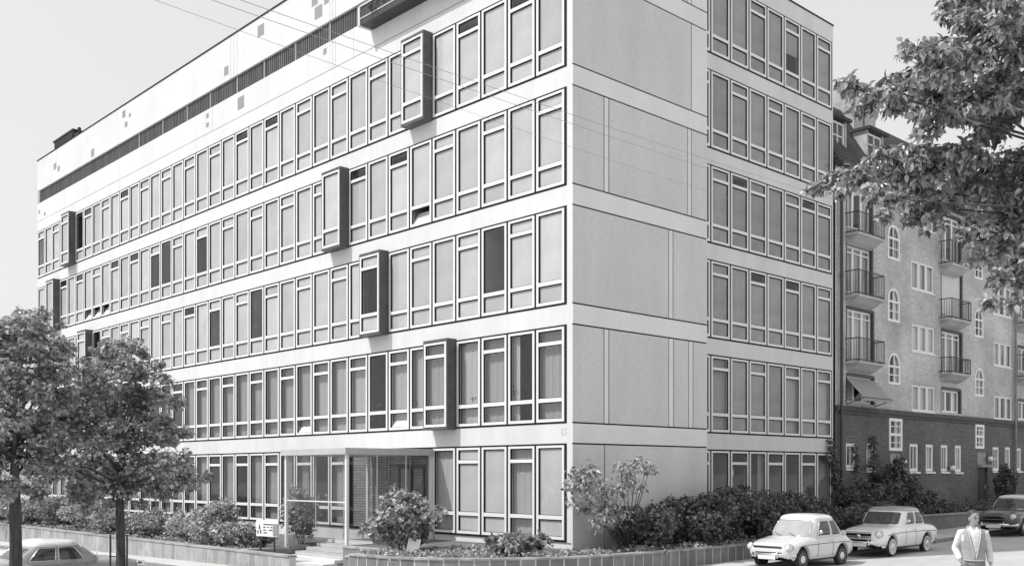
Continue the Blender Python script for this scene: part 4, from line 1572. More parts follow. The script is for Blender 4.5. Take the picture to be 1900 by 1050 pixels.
TB = [(215, 668, 40), (243, 645, 22), (180, 702, 50), (252, 690, 48), (130, 745, 52), (210, 750, 70), (285, 735, 45), (85, 795, 45), (160, 810, 70), (240, 810, 70), (310, 800, 42), (120, 860, 55), (190, 875, 62), (262, 872, 58), (320, 858, 45), (350, 885, 30), (383, 884, 14), (75, 880, 36), (300, 902, 32), (230, 908, 42), (150, 915, 36), (268, 655, 16), (300, 700, 18)]
xb, yb = plan(222, 22.0)
tree('street_tree', (xb, yb, gz(xb, yb) + 0.12), px_clumps(TB, 22.0, 1.3, 4), 'leaf_mid', 0.095, 330, 'young street tree with a round leafy crown and a slim trunk between two stakes', 0.10, 1.9, 8)
TA = [(30, 602, 42), (68, 606, 40), (10, 655, 55), (80, 650, 52), (108, 692, 40), (30, 705, 65), (88, 735, 55), (10, 765, 58), (60, 795, 55), (20, 835, 52), (72, 850, 45), (8, 900, 36), (58, 905, 30), (-50, 700, 75), (-60, 800, 80), (-40, 880, 50), (112, 645, 22), (-30, 620, 50)]
xa_, ya_ = plan(27, 20.0)
tree('street_tree', (xa_, ya_, gz(xa_, ya_) + 0.12), px_clumps(TA, 20.0, 1.2, 6), 'leaf_mid', 0.095, 330, 'larger dark street tree cut by the left edge, with a thicker bare trunk', 0.12, 2.2, 9)
TC = [(1570, 162, 22), (1610, 172, 30), (1655, 178, 42), (1600, 195, 25), (1700, 145, 55), (1745, 110, 60), (1790, 80, 70), (1850, 60, 90), (1880, 170, 105), (1800, 185, 80), (1725, 205, 62), (1515, 345, 18), (1550, 335, 26), (1590, 335, 40), (1640, 325, 48), (1700, 310, 65), (1770, 300, 80), (1850, 320, 100), (1660, 370, 24), (1700, 400, 34), (1735, 385, 45), (1830, 440, 62), (1890, 500, 58), (1890, 410, 85), (1852, 520, 22), (1836, 560, 13), (1885, 560, 22), (1760, 10, 22), (1830, -20, 70), (1900, -40, 110), (2000, 100, 140), (2000, 300, 150), (2100, -100, 180), (2150, 200, 180), (2250, 50, 200), (2000, -150, 150), (2330, 250, 170), (2080, 430, 100), (1960, 480, 60), (1640, 400, 15)]
xc, yc = plan(2240, 11.5)
tree('street_tree', (xc, yc, gz(xc, yc) + 0.14), px_clumps(TC, 11.5, 1.1, 12, 0.85, 0.92), 'leaf_near', 0.092, 680, 'large leafy tree whose branches hang in from the upper right edge', 0.22, 3.6, 14, fine=True, widthf=0.35, droop=0.9, wild=1.0, sub_step=22, limb=0.5)
# stakes round the slim trunk
ax, ay = math.cos(TH), -math.sin(TH)
for dx, lab in ((-0.20, 'thin dark tree stake left of the slim street tree trunk'), (0.16, 'thin dark tree stake right of the slim street tree trunk')):
    x, y = xb + dx * ax, yb + dx * ay
    b = MB()
    b.bar((x, y, gz(x, y) - 0.1), (x, y, 1.16), 0.022, 8)
    b.bar((x, y, 0.72), (xb + dx * 0.45 * ax, yb + dx * 0.45 * ay, 0.72), 0.012, 6)
    b.sphere((x, y, 1.16), 0.026, 8, 6)
    tag(b.build('tree_stake', M['iron']), lab, 'stake', 'stakes beside the street tree')

# notice board among the shrubs, leaning white board by the steps
xs_, ys_ = plan(493, 31.4)
bz = 2.5 + (HY - 980) / F * 31.4
nb = empty('notice_board', (xs_, ys_, 0.1), -PI / 2 + 0.12, 'white notice board with dark symbols and lines beside a grey panel, standing in the shrubs', 'notice board')
q = MB()
q.box(-0.48, 0.60, 0, 0.05, bz - 0.1 - 0.24, bz - 0.1 + 0.26)
q.build('board', M['white_paint'], nb)
q = MB()
q.box(0.38, 0.62, -0.02, 0.0, bz - 0.1 - 0.20, bz - 0.1 + 0.16)
q.build('side_panel', M['tile_grey'], nb)
q = MB()
z0 = bz - 0.1
q.add([(-0.36, -0.006, z0 - 0.02), (-0.26, -0.006, z0 - 0.02), (-0.31, -0.006, z0 + 0.16)], [(0, 1, 2)])
q.box(-0.42, -0.36, -0.006, -0.003, z0 - 0.16, z0 - 0.06)
q.box(-0.28, -0.22, -0.006, -0.003, z0 - 0.16, z0 - 0.04)
for i, row in enumerate((((-0.12, 0.34),), ((-0.12, 0.0), (0.08, 0.16), (0.24, 0.34)), ((-0.12, 0.02), (0.16, 0.34)), ((-0.1, 0.06),))):
    for (a, b) in row:
        q.box(a, b, -0.006, -0.003, z0 + 0.11 - i * 0.085, z0 + 0.145 - i * 0.085)
q.build('markings', M['ink'], nb)
q = MB()
q.bar((-0.3, 0.03, 0), (-0.3, 0.03, z0 - 0.2), 0.03)
q.bar((0.4, 0.03, 0), (0.4, 0.03, z0 - 0.2), 0.03)
q.build('posts', M['iron'], nb)
xs_, ys_ = plan(765, 27.6)
bd = MB()
bd.box(-0.17, 0.17, -0.012, 0.012, 0, 0.40)
o = bd.build('sign_board', M['white_paint'], None, False, (xs_, ys_, 0.36), (-0.35, 0.14, -PI / 4))
tag(o, 'small blank white board leaning at the foot of the shrub right of the porch', 'board')

# overhead wires across the street
def wire(p0, p1, D0, D1, sag, r_, label):
    x0, y0 = plan(p0[0], D0)
    x1, y1 = plan(p1[0], D1)
    a = Vector((x0, y0, 2.5 + (HY - p0[1]) / F * D0))
    b = Vector((x1, y1, 2.5 + (HY - p1[1]) / F * D1))
    n = 40
    pts = [a + (b - a) * (i / n) - Vector((0, 0, sag * 4 * (i / n) * (1 - i / n))) for i in range(n + 1)]
    mb = MB()
    mb.tube(pts, [r_] * len(pts), 5)
    tag(mb.build('overhead_wire', M['wire'], None, True), label, 'overhead wire', 'wires across the street')


wire((-100, -172), (1556, 388), 12, 40.8, 0.12, 0.0055, 'thin overhead wire, lower of the close pair crossing the middle of the facade')
wire((-100, -192), (1556, 372), 12, 40.8, 0.12, 0.0055, 'thin overhead wire, upper of the close pair crossing the middle of the facade')
wire((-300, -215), (1556, 425), 12, 40.8, 0.25, 0.004, 'faint overhead wire, the lowest one crossing the sky at left')
# ------------------------------------------------------------------ cars
M['tyre'] = mat('tyre_rubber', 0.035, 0.8, 0.3)
M['chrome'] = mat('chrome', 0.75, 0.18, 0.6, metal=1.0)
M['hub'] = mat('hubcap', 0.70, 0.25, 0.6, metal=0.7)
M['whitewall'] = mat('whitewall', 0.72, 0.6, 0.3)
M['under'] = mat('underbody', 0.015, 0.9, 0.1)
M['carglass'] = mat('car_glass_dark', 0.06, 0.06, 0.7, noise=(3, 0.4))
M['carglass_pale'] = mat('car_glass_pale', 0.40, 0.08, 0.7, noise=(2, 0.12))
M['lens'] = mat('headlamp_glass', 0.70, 0.1, 0.8)
M['seam'] = mat('door_seam', 0.05, 0.7, 0.2)
M['plate'] = mat('number_plate', 0.75, 0.5, 0.3)


def car_paint(name, v, rough=0.20):
    m = mat(name, v, rough, 0.5, noise=(1.5, 0.05))
    m.node_tree.nodes['Principled BSDF'].inputs['Coat Weight'].default_value = 0.5
    m.node_tree.nodes['Principled BSDF'].inputs['Coat Roughness'].default_value = 0.08
    return m


def interp(pts, x):
    if x <= pts[0][0]:
        return pts[0][1]
    for (a, za), (b, zb_) in zip(pts[:-1], pts[1:]):
        if x <= b:
            u = (x - a) / (b - a)
            u = u * u * (3 - 2 * u) * 0.5 + u * 0.5
            return za + (zb_ - za) * u
    return pts[-1][1]


PROF = [(0.86, 0.0), (0.93, 0.10), (0.975, 0.28), (1.0, 0.50), (0.995, 0.66), (0.965, 0.80), (0.90, 0.90), (0.78, 0.965), (0.55, 0.995), (0.28, 1.01), (0.0, 1.015)]


class Car:
    def __init__(s, name, label, loc, rz, L, W, H, wb, fo, belt, top, gh, roofx, body, roof, wr=0.29, glass='carglass', fglass=None, whitewalls=False, cross=0.80, doors=(), grille='bars', sill=0.25):
        s.L, s.W, s.top, s.sill, s.wr = L, W, top, sill, wr
        s.wx = (fo, fo + wb)
        s.root = empty(name, loc, rz, label, 'car')
        s.H = H
        ra = wr + 0.075
        st = set(np.linspace(0, L, 44))
        for c in s.wx:
            for a in np.linspace(-1, 1, 17):
                st.add(c + ra * math.sin(a * PI / 2))
        st = sorted(x for x in st if 0 <= x <= L)
        st = [x for i, x in enumerate(st) if i == 0 or x - st[i - 1] > 0.012]
        s.ra = ra
        ringl = []
        for x in st:
            h = [s.pt(x, i) for i in range(len(PROF))]
            ringl.append([(x, -y, z) for (y, z) in h] + [(x, y, z) for (y, z) in h[-2::-1]])
        mb = MB()
        n = len(ringl[0])

        def shrink(r, x, f):
            zc = (r[0][2] + r[len(PROF) - 1][2]) / 2
            return [(x, p[1] * f, zc + (p[2] - zc) * f) for p in r]
        allr = [shrink(ringl[0], -0.055, 0.80), shrink(ringl[0], -0.03, 0.93)] + ringl + [shrink(ringl[-1], L + 0.03, 0.93), shrink(ringl[-1], L + 0.055, 0.80)]
        vs = [p for r in allr for p in r]
        fs = []
        for i in range(len(allr) - 1):
            for k in range(n - 1):
                fs.append((i * n + k, (i + 1) * n + k, (i + 1) * n + k + 1, i * n + k + 1))
        fs += [tuple(range(n)), tuple(range((len(allr) - 1) * n, len(allr) * n))[::-1]]
        mb.add(vs, fs)
        bo = mb.build('body', body, s.root, True)
        # dark inside, wheel housings
        u = MB()
        u.box(0.1, L - 0.1, -W / 2 + 0.12, W / 2 - 0.12, sill + 0.02, belt - 0.25)
        u.build('underbody', M['under'], s.root)
        # greenhouse
        s.belt = belt
        (g0, g1), (r0, r1) = gh, roofx
        s.a0, s.c0, s.b0 = (g1 - g0) / 2, (g0 + g1) / 2, W / 2 * 0.90
        s.a1, s.c1, s.b1 = (r1 - r0) / 2, (r0 + r1) / 2, W / 2 * cross
        s.zr = H - 0.125
        N_ = 72
        th = [2 * PI * i / N_ for i in range(N_)]
        lowr = [[s.gp(t, v)[0:3] for t in th] for v in (-0.12, 0.0, 0.12, 0.3, 0.5, 0.7, 0.88, 1.0)]
        cab = MB()
        cab.rings(lowr, 0, False)
        cab.build('cabin', body, s.root, True)
        rr = []
        for (sc_, up) in ((1.012, -0.035), (1.016, -0.005), (0.975, 0.038), (0.89, 0.074), (0.70, 0.108), (0.38, 0.126), (0.05, 0.131)):
            rr.append([(s.c1 + (s.gp(t, 1.0)[0] - s.c1) * sc_, s.gp(t, 1.0)[1] * sc_, s.zr + up) for t in th])
        rm = MB()
        rm.rings(rr, 0, True)
        rm.build('roof', roof, s.root, True)
        # glazing
        s.patch('windscreen', s.yr(-0.87, 0.87, front=True), 0.10, 0.90, fglass or glass)
        s.patch('rear_window', s.yr(-0.80, 0.80, front=False), 0.18, 0.88, glass)
        for (xa, xb) in doors:
            for sg in (-1, 1):
                s.patch('side_window', s.xr(xa, xb, sg), 0.10, 0.88, glass)
        # wheels
        for cx in s.wx:
            for sg in (-1, 1):
                s.wheel(cx, sg, whitewalls)
        s.fittings(grille, gh, doors)

    def w(s, x):
        L, W = s.L, s.W
        f = 1.0
        for d, k in ((x, 0.50), (L - x, 0.50)):
            if d < k:
                f = min(f, 0.80 + 0.20 * math.sqrt(max(0, 1 - (1 - d / k) ** 2)))
        return W / 2 * f

    def zb(s, x):
        b = s.sill + 0.10 * max(0, 1 - x / 0.3) + 0.12 * max(0, 1 - (s.L - x) / 0.4)
        for c in s.wx:
            dx = abs(x - c)
            if dx < s.ra:
                b = max(b, s.wr + math.sqrt(s.ra ** 2 - dx ** 2))
        return b

    def pt(s, x, i):
        wf, zf = PROF[i]
        zt = interp(s.top, x)
        zs = s.sill + 0.10 * max(0, 1 - x / 0.3) + 0.12 * max(0, 1 - (s.L - x) / 0.4)
        z = zs + (zt - zs) * zf
        b = s.zb(x)
        if z < b + 0.012 * i:
            z = min(b + 0.012 * i, zt - 0.001)
        return (s.w(x) * wf, z)

    def surf(s, x, f):
        """a point on the body side at fraction f of its height"""
        for i in range(len(PROF) - 1):
            if PROF[i][1] <= f <= PROF[i + 1][1]:
                u = (f - PROF[i][1]) / (PROF[i + 1][1] - PROF[i][1])
                a, b = s.pt(x, i), s.pt(x, i + 1)
                return a[0] + (b[0] - a[0]) * u, a[1] + (b[1] - a[1]) * u
        return s.pt(x, len(PROF) - 1)

    def gp(s, t, v, off=0.0):
        e = 0.40
        c, n = math.cos(t), math.sin(t)
        cx = math.copysign(abs(c) ** e, c)
        sy = math.copysign(abs(n) ** e, n)
        bul = 0.022 * math.sin(max(0, min(1, v)) * PI)
        a = s.a0 + (s.a1 - s.a0) * v + bul + off
        b = s.b0 + (s.b1 - s.b0) * v + bul + off
        cc = s.c0 + (s.c1 - s.c0) * v
        return (cc + a * cx, b * sy, s.belt - 0.03 + (s.zr - s.belt + 0.03) * v)

    def yr(s, y0, y1, front):
        t = [math.asin(math.copysign(abs(y) ** (1 / 0.40), y)) for y in (y0, y1)]
        if front:
            return PI - t[1], PI - t[0]
        return t[0], t[1]

    def xr(s, xa, xb, sg):
        def th(x):
            u = max(-0.999, min(0.999, (x - s.c0) / s.a0))
            return math.acos(math.copysign(abs(u) ** (1 / 0.40), u))
        a, b = th(xb), th(xa)
        return (a, b) if sg > 0 else (-b, -a)

    def patch(s, name, tr, v0, v1, glass):
        mb = MB()
        nt, nv = 14, 6
        # equal steps along the outline instead of equal angles
        ts = np.linspace(tr[0], tr[1], 160)
        pts = np.array([s.gp(t, 0.5) for t in ts])
        dl = np.concatenate([[0], np.cumsum(np.linalg.norm(np.diff(pts, axis=0), axis=1))])
        tt = np.interp(np.linspace(0, dl[-1], nt + 1), dl, ts)
        vs = []
        for k in range(nv + 1):
            for i in range(nt + 1):
                u = i / nt
                v = v0 + (v1 - v0) * k / nv
                # softened corners
                edge = min(u, 1 - u)
                if edge < 0.02:
                    v = (v0 + v1) / 2 + (v - (v0 + v1) / 2) * 0.86
                vs.append(s.gp(tt[i], v, 0.007))
        fs = [(k * (nt + 1) + i, k * (nt + 1) + i + 1, (k + 1) * (nt + 1) + i + 1, (k + 1) * (nt + 1) + i) for k in range(nv) for i in range(nt)]
        mb.add(vs, fs)
        p = mb.build(name, M[glass], s.root, True)
        # bright surround
        sr = MB()
        loop = [vs[i] for i in range(nt + 1)] + [vs[k * (nt + 1) + nt] for k in range(1, nv + 1)] + [vs[nv * (nt + 1) + i] for i in range(nt - 1, -1, -1)] + [vs[k * (nt + 1)] for k in range(nv - 1, -1, -1)]
        sr.tube(loop, [0.011] * len(loop), 5)
        sr.build('surround', M['chrome'], p, True)

    def wheel(s, cx, sg, ww):
        y = sg * (s.W / 2 - 0.10)
        r_ = s.wr

        def lathe(prof, mb, m=0):
            n = 28
            rg = []
            for (rr, d) in prof:
                rg.append([(cx + rr * math.cos(2 * PI * i / n), y + sg * d, r_ + rr * math.sin(2 * PI * i / n)) for i in range(n)])
            mb.rings(rg, m)
        t = MB()
        lathe([(r_ * 0.60, -0.09), (r_ * 0.92, -0.085), (r_, -0.055), (r_, 0.035), (r_ * 0.955, 0.06), (r_ * 0.80, 0.068), (r_ * 0.66, 0.058)], t)
        wo = t.build('wheel', M['tyre'], s.root, True)
        if ww:
            q = MB()
            lathe([(r_ * 0.82, 0.0685), (r_ * 0.80, 0.072), (r_ * 0.66, 0.066), (r_ * 0.64, 0.058)], q)
            q.build('whitewall', M['whitewall'], wo, True)
        h = MB()
        lathe([(r_ * 0.66, 0.05), (r_ * 0.64, 0.062), (r_ * 0.58, 0.05), (r_ * 0.42, 0.055), (r_ * 0.36, 0.075), (r_ * 0.2, 0.092), (r_ * 0.02, 0.097)], h)
        h.build('hubcap', M['hub'], wo, True)

    def strip(s, f, xa, xb, hw, name, m, proud=0.006):
        for sg in (-1, 1):
            mb = MB()
            n = 30
            top, bot = [], []
            for i in range(n + 1):
                x = xa + (xb - xa) * i / n
                y, z = s.surf(x, f(x) if callable(f) else f)
                bot.append((x, sg * (y + proud), z - hw))
                top.append((x, sg * (y + proud * 0.7), z + hw))
            for i in range(n):
                mb.quad(bot[i], bot[i + 1], top[i + 1], top[i])
            mb.build(name, M[m], s.root)

    def seam(s, x, f0, f1, lean=0.0):
        for sg in (-1, 1):
            mb = MB()
            n = 10
            for i in range(n):
                fa, fb = f0 + (f1 - f0) * i / n, f0 + (f1 - f0) * (i + 1) / n
                ya, za = s.surf(x + lean * fa, fa)
                yb_, zb_ = s.surf(x + lean * fb, fb)
                mb.quad((x + lean * fa - 0.009, sg * (ya + 0.004), za), (x + lean * fa + 0.009, sg * (ya + 0.004), za), (x + lean * fb + 0.009, sg * (yb_ + 0.004), zb_), (x + lean * fb - 0.009, sg * (yb_ + 0.004), zb_))
            mb.build('door_seam', M['seam'], s.root)

    def fittings(s, grille, gh, doors):
        L, W = s.L, s.W
        zl = interp(s.top, 0.12) - 0.115
        for sg in (-1, 1):
            y = sg * (W / 2 * 0.80)
            n = 20
            h = MB()
            rg = []
            for (rr, d) in ((0.105, 0.14), (0.108, -0.02), (0.098, -0.035), (0.088, -0.03)):
                rg.append([(0.02 + d, y + rr * math.cos(2 * PI * i / n), zl + rr * math.sin(2 * PI * i / n)) for i in range(n)])
            h.rings(rg, 0)
            ho = h.build('headlight', M['chrome'], s.root, True)
            q = MB()
            rg = [[(0.02 + d, y + rr * math.cos(2 * PI * i / n), zl + rr * math.sin(2 * PI * i / n)) for i in range(n)] for (rr, d) in ((0.09, -0.03), (0.07, -0.055), (0.035, -0.068), (0.003, -0.07))]
            q.rings(rg, 0)
            q.build('lens', M['lens'], ho, True)
            t = MB()
            t.sphere((L - 0.02, sg * W / 2 * 0.80, interp(s.top, L - 0.15) - 0.17), (0.05, 0.05, 0.08), 10, 8)
            t.build('tail_light', M['carglass_pale'], s.root, True)
        # bumpers
        for (x0, dr_, z) in ((-0.10, 1, s.sill + 0.17), (L + 0.10, -1, s.sill + 0.20)):
            mb = MB()
            rg = []
            for i in range(25):
                u = -1 + 2 * i / 24
                yy_ = u * W / 2 * 0.98
                xx = x0 + dr_ * (0.30 * abs(u) ** 4 + 0.03 * u * u)
                rg.append([(xx + dr_ * 0.02, yy_, z - 0.065), (xx - dr_ * 0.02, yy_, z - 0.04), (xx - dr_ * 0.03, yy_, z), (xx - dr_ * 0.02, yy_, z + 0.045), (xx + dr_ * 0.02, yy_, z + 0.065)])
            mb.rings(rg, 0)
            mb.build('bumper', M['chrome'], s.root, True)
            for sg in (-1, 1):
                g_ = MB()
                g_.sphere((x0 - dr_ * 0.03, sg * W * 0.24, z + 0.01), (0.035, 0.035, 0.10), 8, 8)
                g_.build('overrider', M['chrome'], s.root, True)
        p = MB()
        p.box(-0.145, -0.135, -0.30, 0.18 + 0.06, s.sill + 0.06, s.sill + 0.17)
        p.build('number_plate', M['plate'], s.root)
        g_ = MB()
        zt = zl + 0.02
        if grille == 'bars':
            for z in (zt - 0.02, zt - 0.20):
                g_.box(-0.066, -0.03, -W * 0.27, W * 0.27, z - 0.045, z + 0.035, 0)
            g_.box(-0.085, -0.03, -W * 0.29, W * 0.29, zt - 0.125, zt - 0.075, 1)
            g_.box(-0.075, -0.03, -W * 0.29, W * 0.29, zt + 0.04, zt + 0.06, 1)
            g_.box(-0.075, -0.03, -W * 0.29, W * 0.29, zt - 0.27, zt - 0.25, 1)
            g_.sphere((-0.07, 0, zt - 0.10), (0.03, 0.085, 0.085), 14, 10, 1)
        elif grille == 'oval':
            n = 24
            for (k, d, m_) in ((1.0, -0.045, 1), (0.86, -0.068, 0)):
                r0 = [(d + 0.03, W * 0.30 * k * math.copysign(abs(math.cos(2 * PI * i / n)) ** 0.7, math.cos(2 * PI * i / n)), zt - 0.12 + 0.12 * k * math.sin(2 * PI * i / n)) for i in range(n)]
                g_.rings([r0, [(p_[0] - 0.035, p_[1] * 0.97, p_[2]) for p_ in r0]], m_)
            g_.box(-0.12, -0.06, -W * 0.28, W * 0.28, zt - 0.135, zt - 0.105, 1)
        else:
            for z in (zt - 0.02, zt - 0.16):
                g_.box(-0.068, -0.03, -W * 0.30, W * 0.30, z - 0.012, z + 0.012, 0)
            g_.box(-0.072, -0.03, -W * 0.30, W * 0.30, zt - 0.0085, zt + 0.02, 1)
        g_.build('grille', [M['under'], M['chrome']], s.root)
        s.strip(0.70, 0.35, L - 0.25, 0.009, 'side_trim', 'chrome', 0.010)
        s.strip(0.665, 0.35, L - 0.25, 0.008, 'side_trim', 'seam', 0.003)
        s.strip(0.03, s.wx[0] + s.ra + 0.02, s.wx[1] - s.ra - 0.02, 0.022, 'sill_shade', 'under', 0.004)  # dark strip along the sill paints in the shade below the body
        for (xa, xb) in doors[:1] if len(doors) < 3 else doors[:2]:
            s.seam(xa - 0.04, 0.05, 0.93)
            s.seam(xb + 0.035, 0.05, 0.93)
        for sg in (-1, 1):
            hd = MB()
            x = doors[0][1] - 0.12
            y, z = s.surf(x, 0.77)
            hd.bar((x - 0.07, sg * (y + 0.03), z), (x + 0.07, sg * (y + 0.03), z), 0.012)
            hd.bar((x - 0.06, sg * (y - 0.01), z), (x - 0.06, sg * (y + 0.03), z), 0.010)
            hd.build('door_handle', M['chrome'], s.root, True)
        # wipers and a mirror
        wp = MB()
        for y in (-0.35, 0.1):
            a = s.gp(PI, 0.06, 0.02)
            wp.bar((a[0] - 0.02, y, a[2]), (a[0] + 0.07, y + 0.33, a[2] + 0.10), 0.007)
        wp.build('wiper', M['iron'], s.root)
        mi = MB()
        x = doors[0][0] - 0.02
        mi.bar((x, -s.b0, s.belt + 0.02), (x, -s.b0 - 0.10, s.belt + 0.12), 0.008)
        mi.sphere((x, -s.b0 - 0.12, s.belt + 0.13), (0.025, 0.07, 0.055), 10, 8)
        mi.build('mirror', M['chrome'], s.root, True)


P1 = car_paint('pale_car_paint', 0.66)
P2 = car_paint('cream_car_paint', 0.82)
P3 = car_paint('dark_car_paint', 0.055)
P4 = car_paint('grey_car_paint', 0.34)
PW = car_paint('white_roof_paint', 0.75)


def place_car(px_mid, D, L):
    x, y = plan(px_mid, D)
    return x - L / 2, y


x, y = 5.50 - 1.75, -3.82
Car('small_car', 'small rounded two door car with pale body and white roof, nearest at the kerb', (x, y, gz(x + 1.7, y)), 0.0, 3.45, 1.47, 1.50, 2.1, 0.62, 0.88,
    [(0, 0.66), (0.10, 0.74), (0.5, 0.83), (1.0, 0.90), (2.6, 0.92), (3.0, 0.90), (3.3, 0.78), (3.45, 0.62)], (0.92, 3.08), (1.38, 2.50), P1, PW, 0.285, fglass='carglass_pale', cross=0.82, doors=((1.40, 2.12), (2.21, 2.72)), grille='lines')
x, y = 10.75 - 1.95, -3.80
Car('saloon_car', 'pale four door saloon with whitewall tyres and a barred chrome grille, second at the kerb', (x, y, gz(x + 1.9, y)), 0.0, 3.95, 1.50, 1.50, 2.34, 0.72, 0.93,
    [(0, 0.70), (0.10, 0.79), (0.6, 0.88), (1.25, 0.94), (3.0, 0.95), (3.6, 0.91), (3.85, 0.84), (3.95, 0.66)], (1.15, 3.28), (1.58, 2.86), P2, P4, 0.29, whitewalls=True, cross=0.83, doors=((1.62, 2.22), (2.30, 2.90)), grille='bars')  # grey roof paint puts the building's shade into the colour
x, y = 21.3 - 2.2, -3.75
Car('saloon_car', 'dark saloon with a white roof standing behind the man, cut by the right edge', (x, y, gz(x + 2.2, y)), 0.0, 4.45, 1.66, 1.52, 2.54, 0.85, 0.97,
    [(0, 0.74), (0.10, 0.84), (0.7, 0.94), (1.45, 0.98), (3.4, 0.99), (4.1, 0.95), (4.38, 0.86), (4.45, 0.66)], (1.35, 3.70), (1.85, 3.15), P3, PW, 0.31, doors=((1.90, 2.55), (2.64, 3.30)), grille='oval')
x, y = plan(245, 24.2)
Car('saloon_car', 'grey saloon with white roof seen side on between the two street tree trunks', (x, y, -0.40), PI, 4.1, 1.55, 1.45, 2.4, 0.72, 1.00,
    [(0, 0.80), (0.10, 0.90), (0.6, 0.99), (1.0, 1.01), (2.9, 1.02), (3.7, 0.97), (4.0, 0.86), (4.1, 0.66)], (0.92, 2.92), (1.40, 2.45), P4, PW, 0.30, doors=((1.36, 1.92), (2.0, 2.56)), grille='bars')
x, y = plan(55, 27.5)
Car('saloon_car', 'pale car at the far left edge, mostly hidden behind the thicker tree trunk', (x, y, gz(x - 2, y)), PI, 4.1, 1.55, 1.44, 2.4, 0.72, 0.94,
    [(0, 0.72), (0.10, 0.80), (0.6, 0.90), (1.2, 0.95), (3.1, 0.96), (3.8, 0.92), (4.0, 0.82), (4.1, 0.62)], (1.12, 3.15), (1.55, 2.85), P2, P2, 0.30, doors=((1.62, 2.18), (2.26, 2.80)), grille='bars')

# ------------------------------------------------------------------ the man in the street
M['skin'] = mat('skin', 0.29, 0.55, 0.35, noise=(8, 0.06))
M['hair'] = mat('dark_hair', 0.05, 0.5, 0.4, noise=(60, 0.5, (1, 1, 0.3)))
M['shirt'] = mat('pale_shirt', 0.66, 0.85, 0.15, noise=(6, 0.07), bump=(13, 1.0))
M['knit'] = mat('grey_knitwear', 0.34, 0.9, 0.1, noise=(40, 0.18), bump=(60, 0.6))
M['trim'] = mat('pale_edging', 0.50, 0.9, 0.1)
M['cloth'] = mat('trouser_cloth', 0.22, 0.9, 0.1, noise=(8, 0.1), bump=(9, 0.6))
M['shoe'] = mat('shoe_leather', 0.04, 0.4, 0.4)
xm, ym = plan(1806, 17.6)
man = empty('person', (xm, ym, gz(xm, ym) + 0.14), 0, 'man in grey knitted waistcoat with pale edging over white shirt, head turned aside', 'person')
fx, fy = EYE.x - xm, EYE.y - ym
fl = math.hypot(fx, fy)
man.rotation_euler = (0, 0, math.atan2(fx / fl, -fy / fl) + R(12))
man.scale = (1.05, 1.05, 1.05)


def oval(c, rx, ry, n=20, tilt=(0, 0), e=1.0, yaw=0):
    out = []
    for i in range(n):
        a = 2 * PI * i / n
        u = rx * math.copysign(abs(math.cos(a)) ** e, math.cos(a))
        v = ry * math.copysign(abs(math.sin(a)) ** e, math.sin(a))
        if yaw:
            u, v = u * math.cos(yaw) - v * math.sin(yaw), u * math.sin(yaw) + v * math.cos(yaw)
        out.append((c[0] + u, c[1] + v, c[2] + u * tilt[0] + v * tilt[1]))
    return out


def remesh(mb, name, material, parent, voxel, smooth_it=3, scale=None):
    o = mb.build(name, material, None, True)
    mo = o.modifiers.new('r', 'REMESH')
    mo.mode = 'VOXEL'
    mo.voxel_size = voxel
    ms = o.modifiers.new('s', 'SMOOTH')
    ms.factor = 0.5
    ms.iterations = smooth_it
    bpy.context.view_layer.update()
    ev = o.evaluated_get(bpy.context.evaluated_depsgraph_get())
    me = bpy.data.meshes.new_from_object(ev)
    bpy.data.objects.remove(o)
    me.materials.clear()
    me.materials.append(material)
    me.polygons.foreach_set('use_smooth', [True] * len(me.polygons))
    return link(name, me, parent)


# joints (metres, figure faces -y; its left arm is at +x)
SHL, ELL, WRL = Vector((0.178, 0.02, 1.395)), Vector((0.250, 0.06, 1.12)), Vector((0.262, -0.03, 0.88))
SHR, ELR, WRR = Vector((-0.178, 0.02, 1.395)), Vector((-0.262, 0.08, 1.13)), Vector((-0.205, -0.08, 0.93))
TORSO = [(0.90, 0.165, 0.125, 0.0), (0.98, 0.165, 0.122, 0.0), (1.06, 0.158, 0.115, -0.005), (1.15, 0.163, 0.118, -0.008), (1.25, 0.178, 0.125, -0.008), (1.34, 0.184, 0.125, 0.0), (1.40, 0.172, 0.112, 0.008), (1.44, 0.132, 0.088, 0.012), (1.475, 0.072, 0.065, 0.012)]
HY_ = R(30)      # head turned to its own left
hx, hy = math.sin(HY_), -math.cos(HY_)


def headp(f, sd, z):
    """point of the head: f forward, sd to its left, z up from the chin"""
    return (f * hx + sd * math.cos(HY_) * 1.0, 0.0 + f * hy + sd * math.sin(HY_), 1.515 + z)


bm_ = MB()
bm_.rings([oval((0, y, z), rx * 0.95, ry * 0.95) for (z, rx, ry, y) in TORSO])
bm_.tube([(0, 0.012, 1.44), (0, 0.0, 1.50), headp(0.0, 0, 0.06)], [0.062, 0.056, 0.056], 14)
hd = [(0.0, 0.038, 0.045, 0.035), (0.025, 0.052, 0.062, 0.026), (0.06, 0.064, 0.082, 0.012), (0.10, 0.071, 0.094, 0.004), (0.14, 0.075, 0.099, 0.0), (0.18, 0.073, 0.096, -0.004), (0.21, 0.060, 0.080, -0.008), (0.232, 0.030, 0.042, -0.01)]
bm_.rings([oval(headp(f, 0, z), rx, ry, 20, yaw=HY_) for (z, rx, ry, f) in hd])
bm_.add([headp(0.092, -0.012, 0.125), headp(0.092, 0.012, 0.125), headp(0.122, 0.016, 0.072), headp(0.122, -0.016, 0.072), headp(0.078, 0.02, 0.065), headp(0.078, -0.02, 0.065)], [(0, 1, 2, 3), (3, 2, 4, 5), (0, 3, 5), (1, 4, 2), (0, 5, 4, 1)])
bm_.sphere(headp(0.080, 0, 0.048), (0.024, 0.024, 0.010), 10, 6)
bm_.sphere(headp(0.078, 0, 0.030), (0.022, 0.022, 0.011), 10, 6)
bm_.sphere(headp(0.080, 0, 0.128), (0.045, 0.03, 0.012), 10, 6)
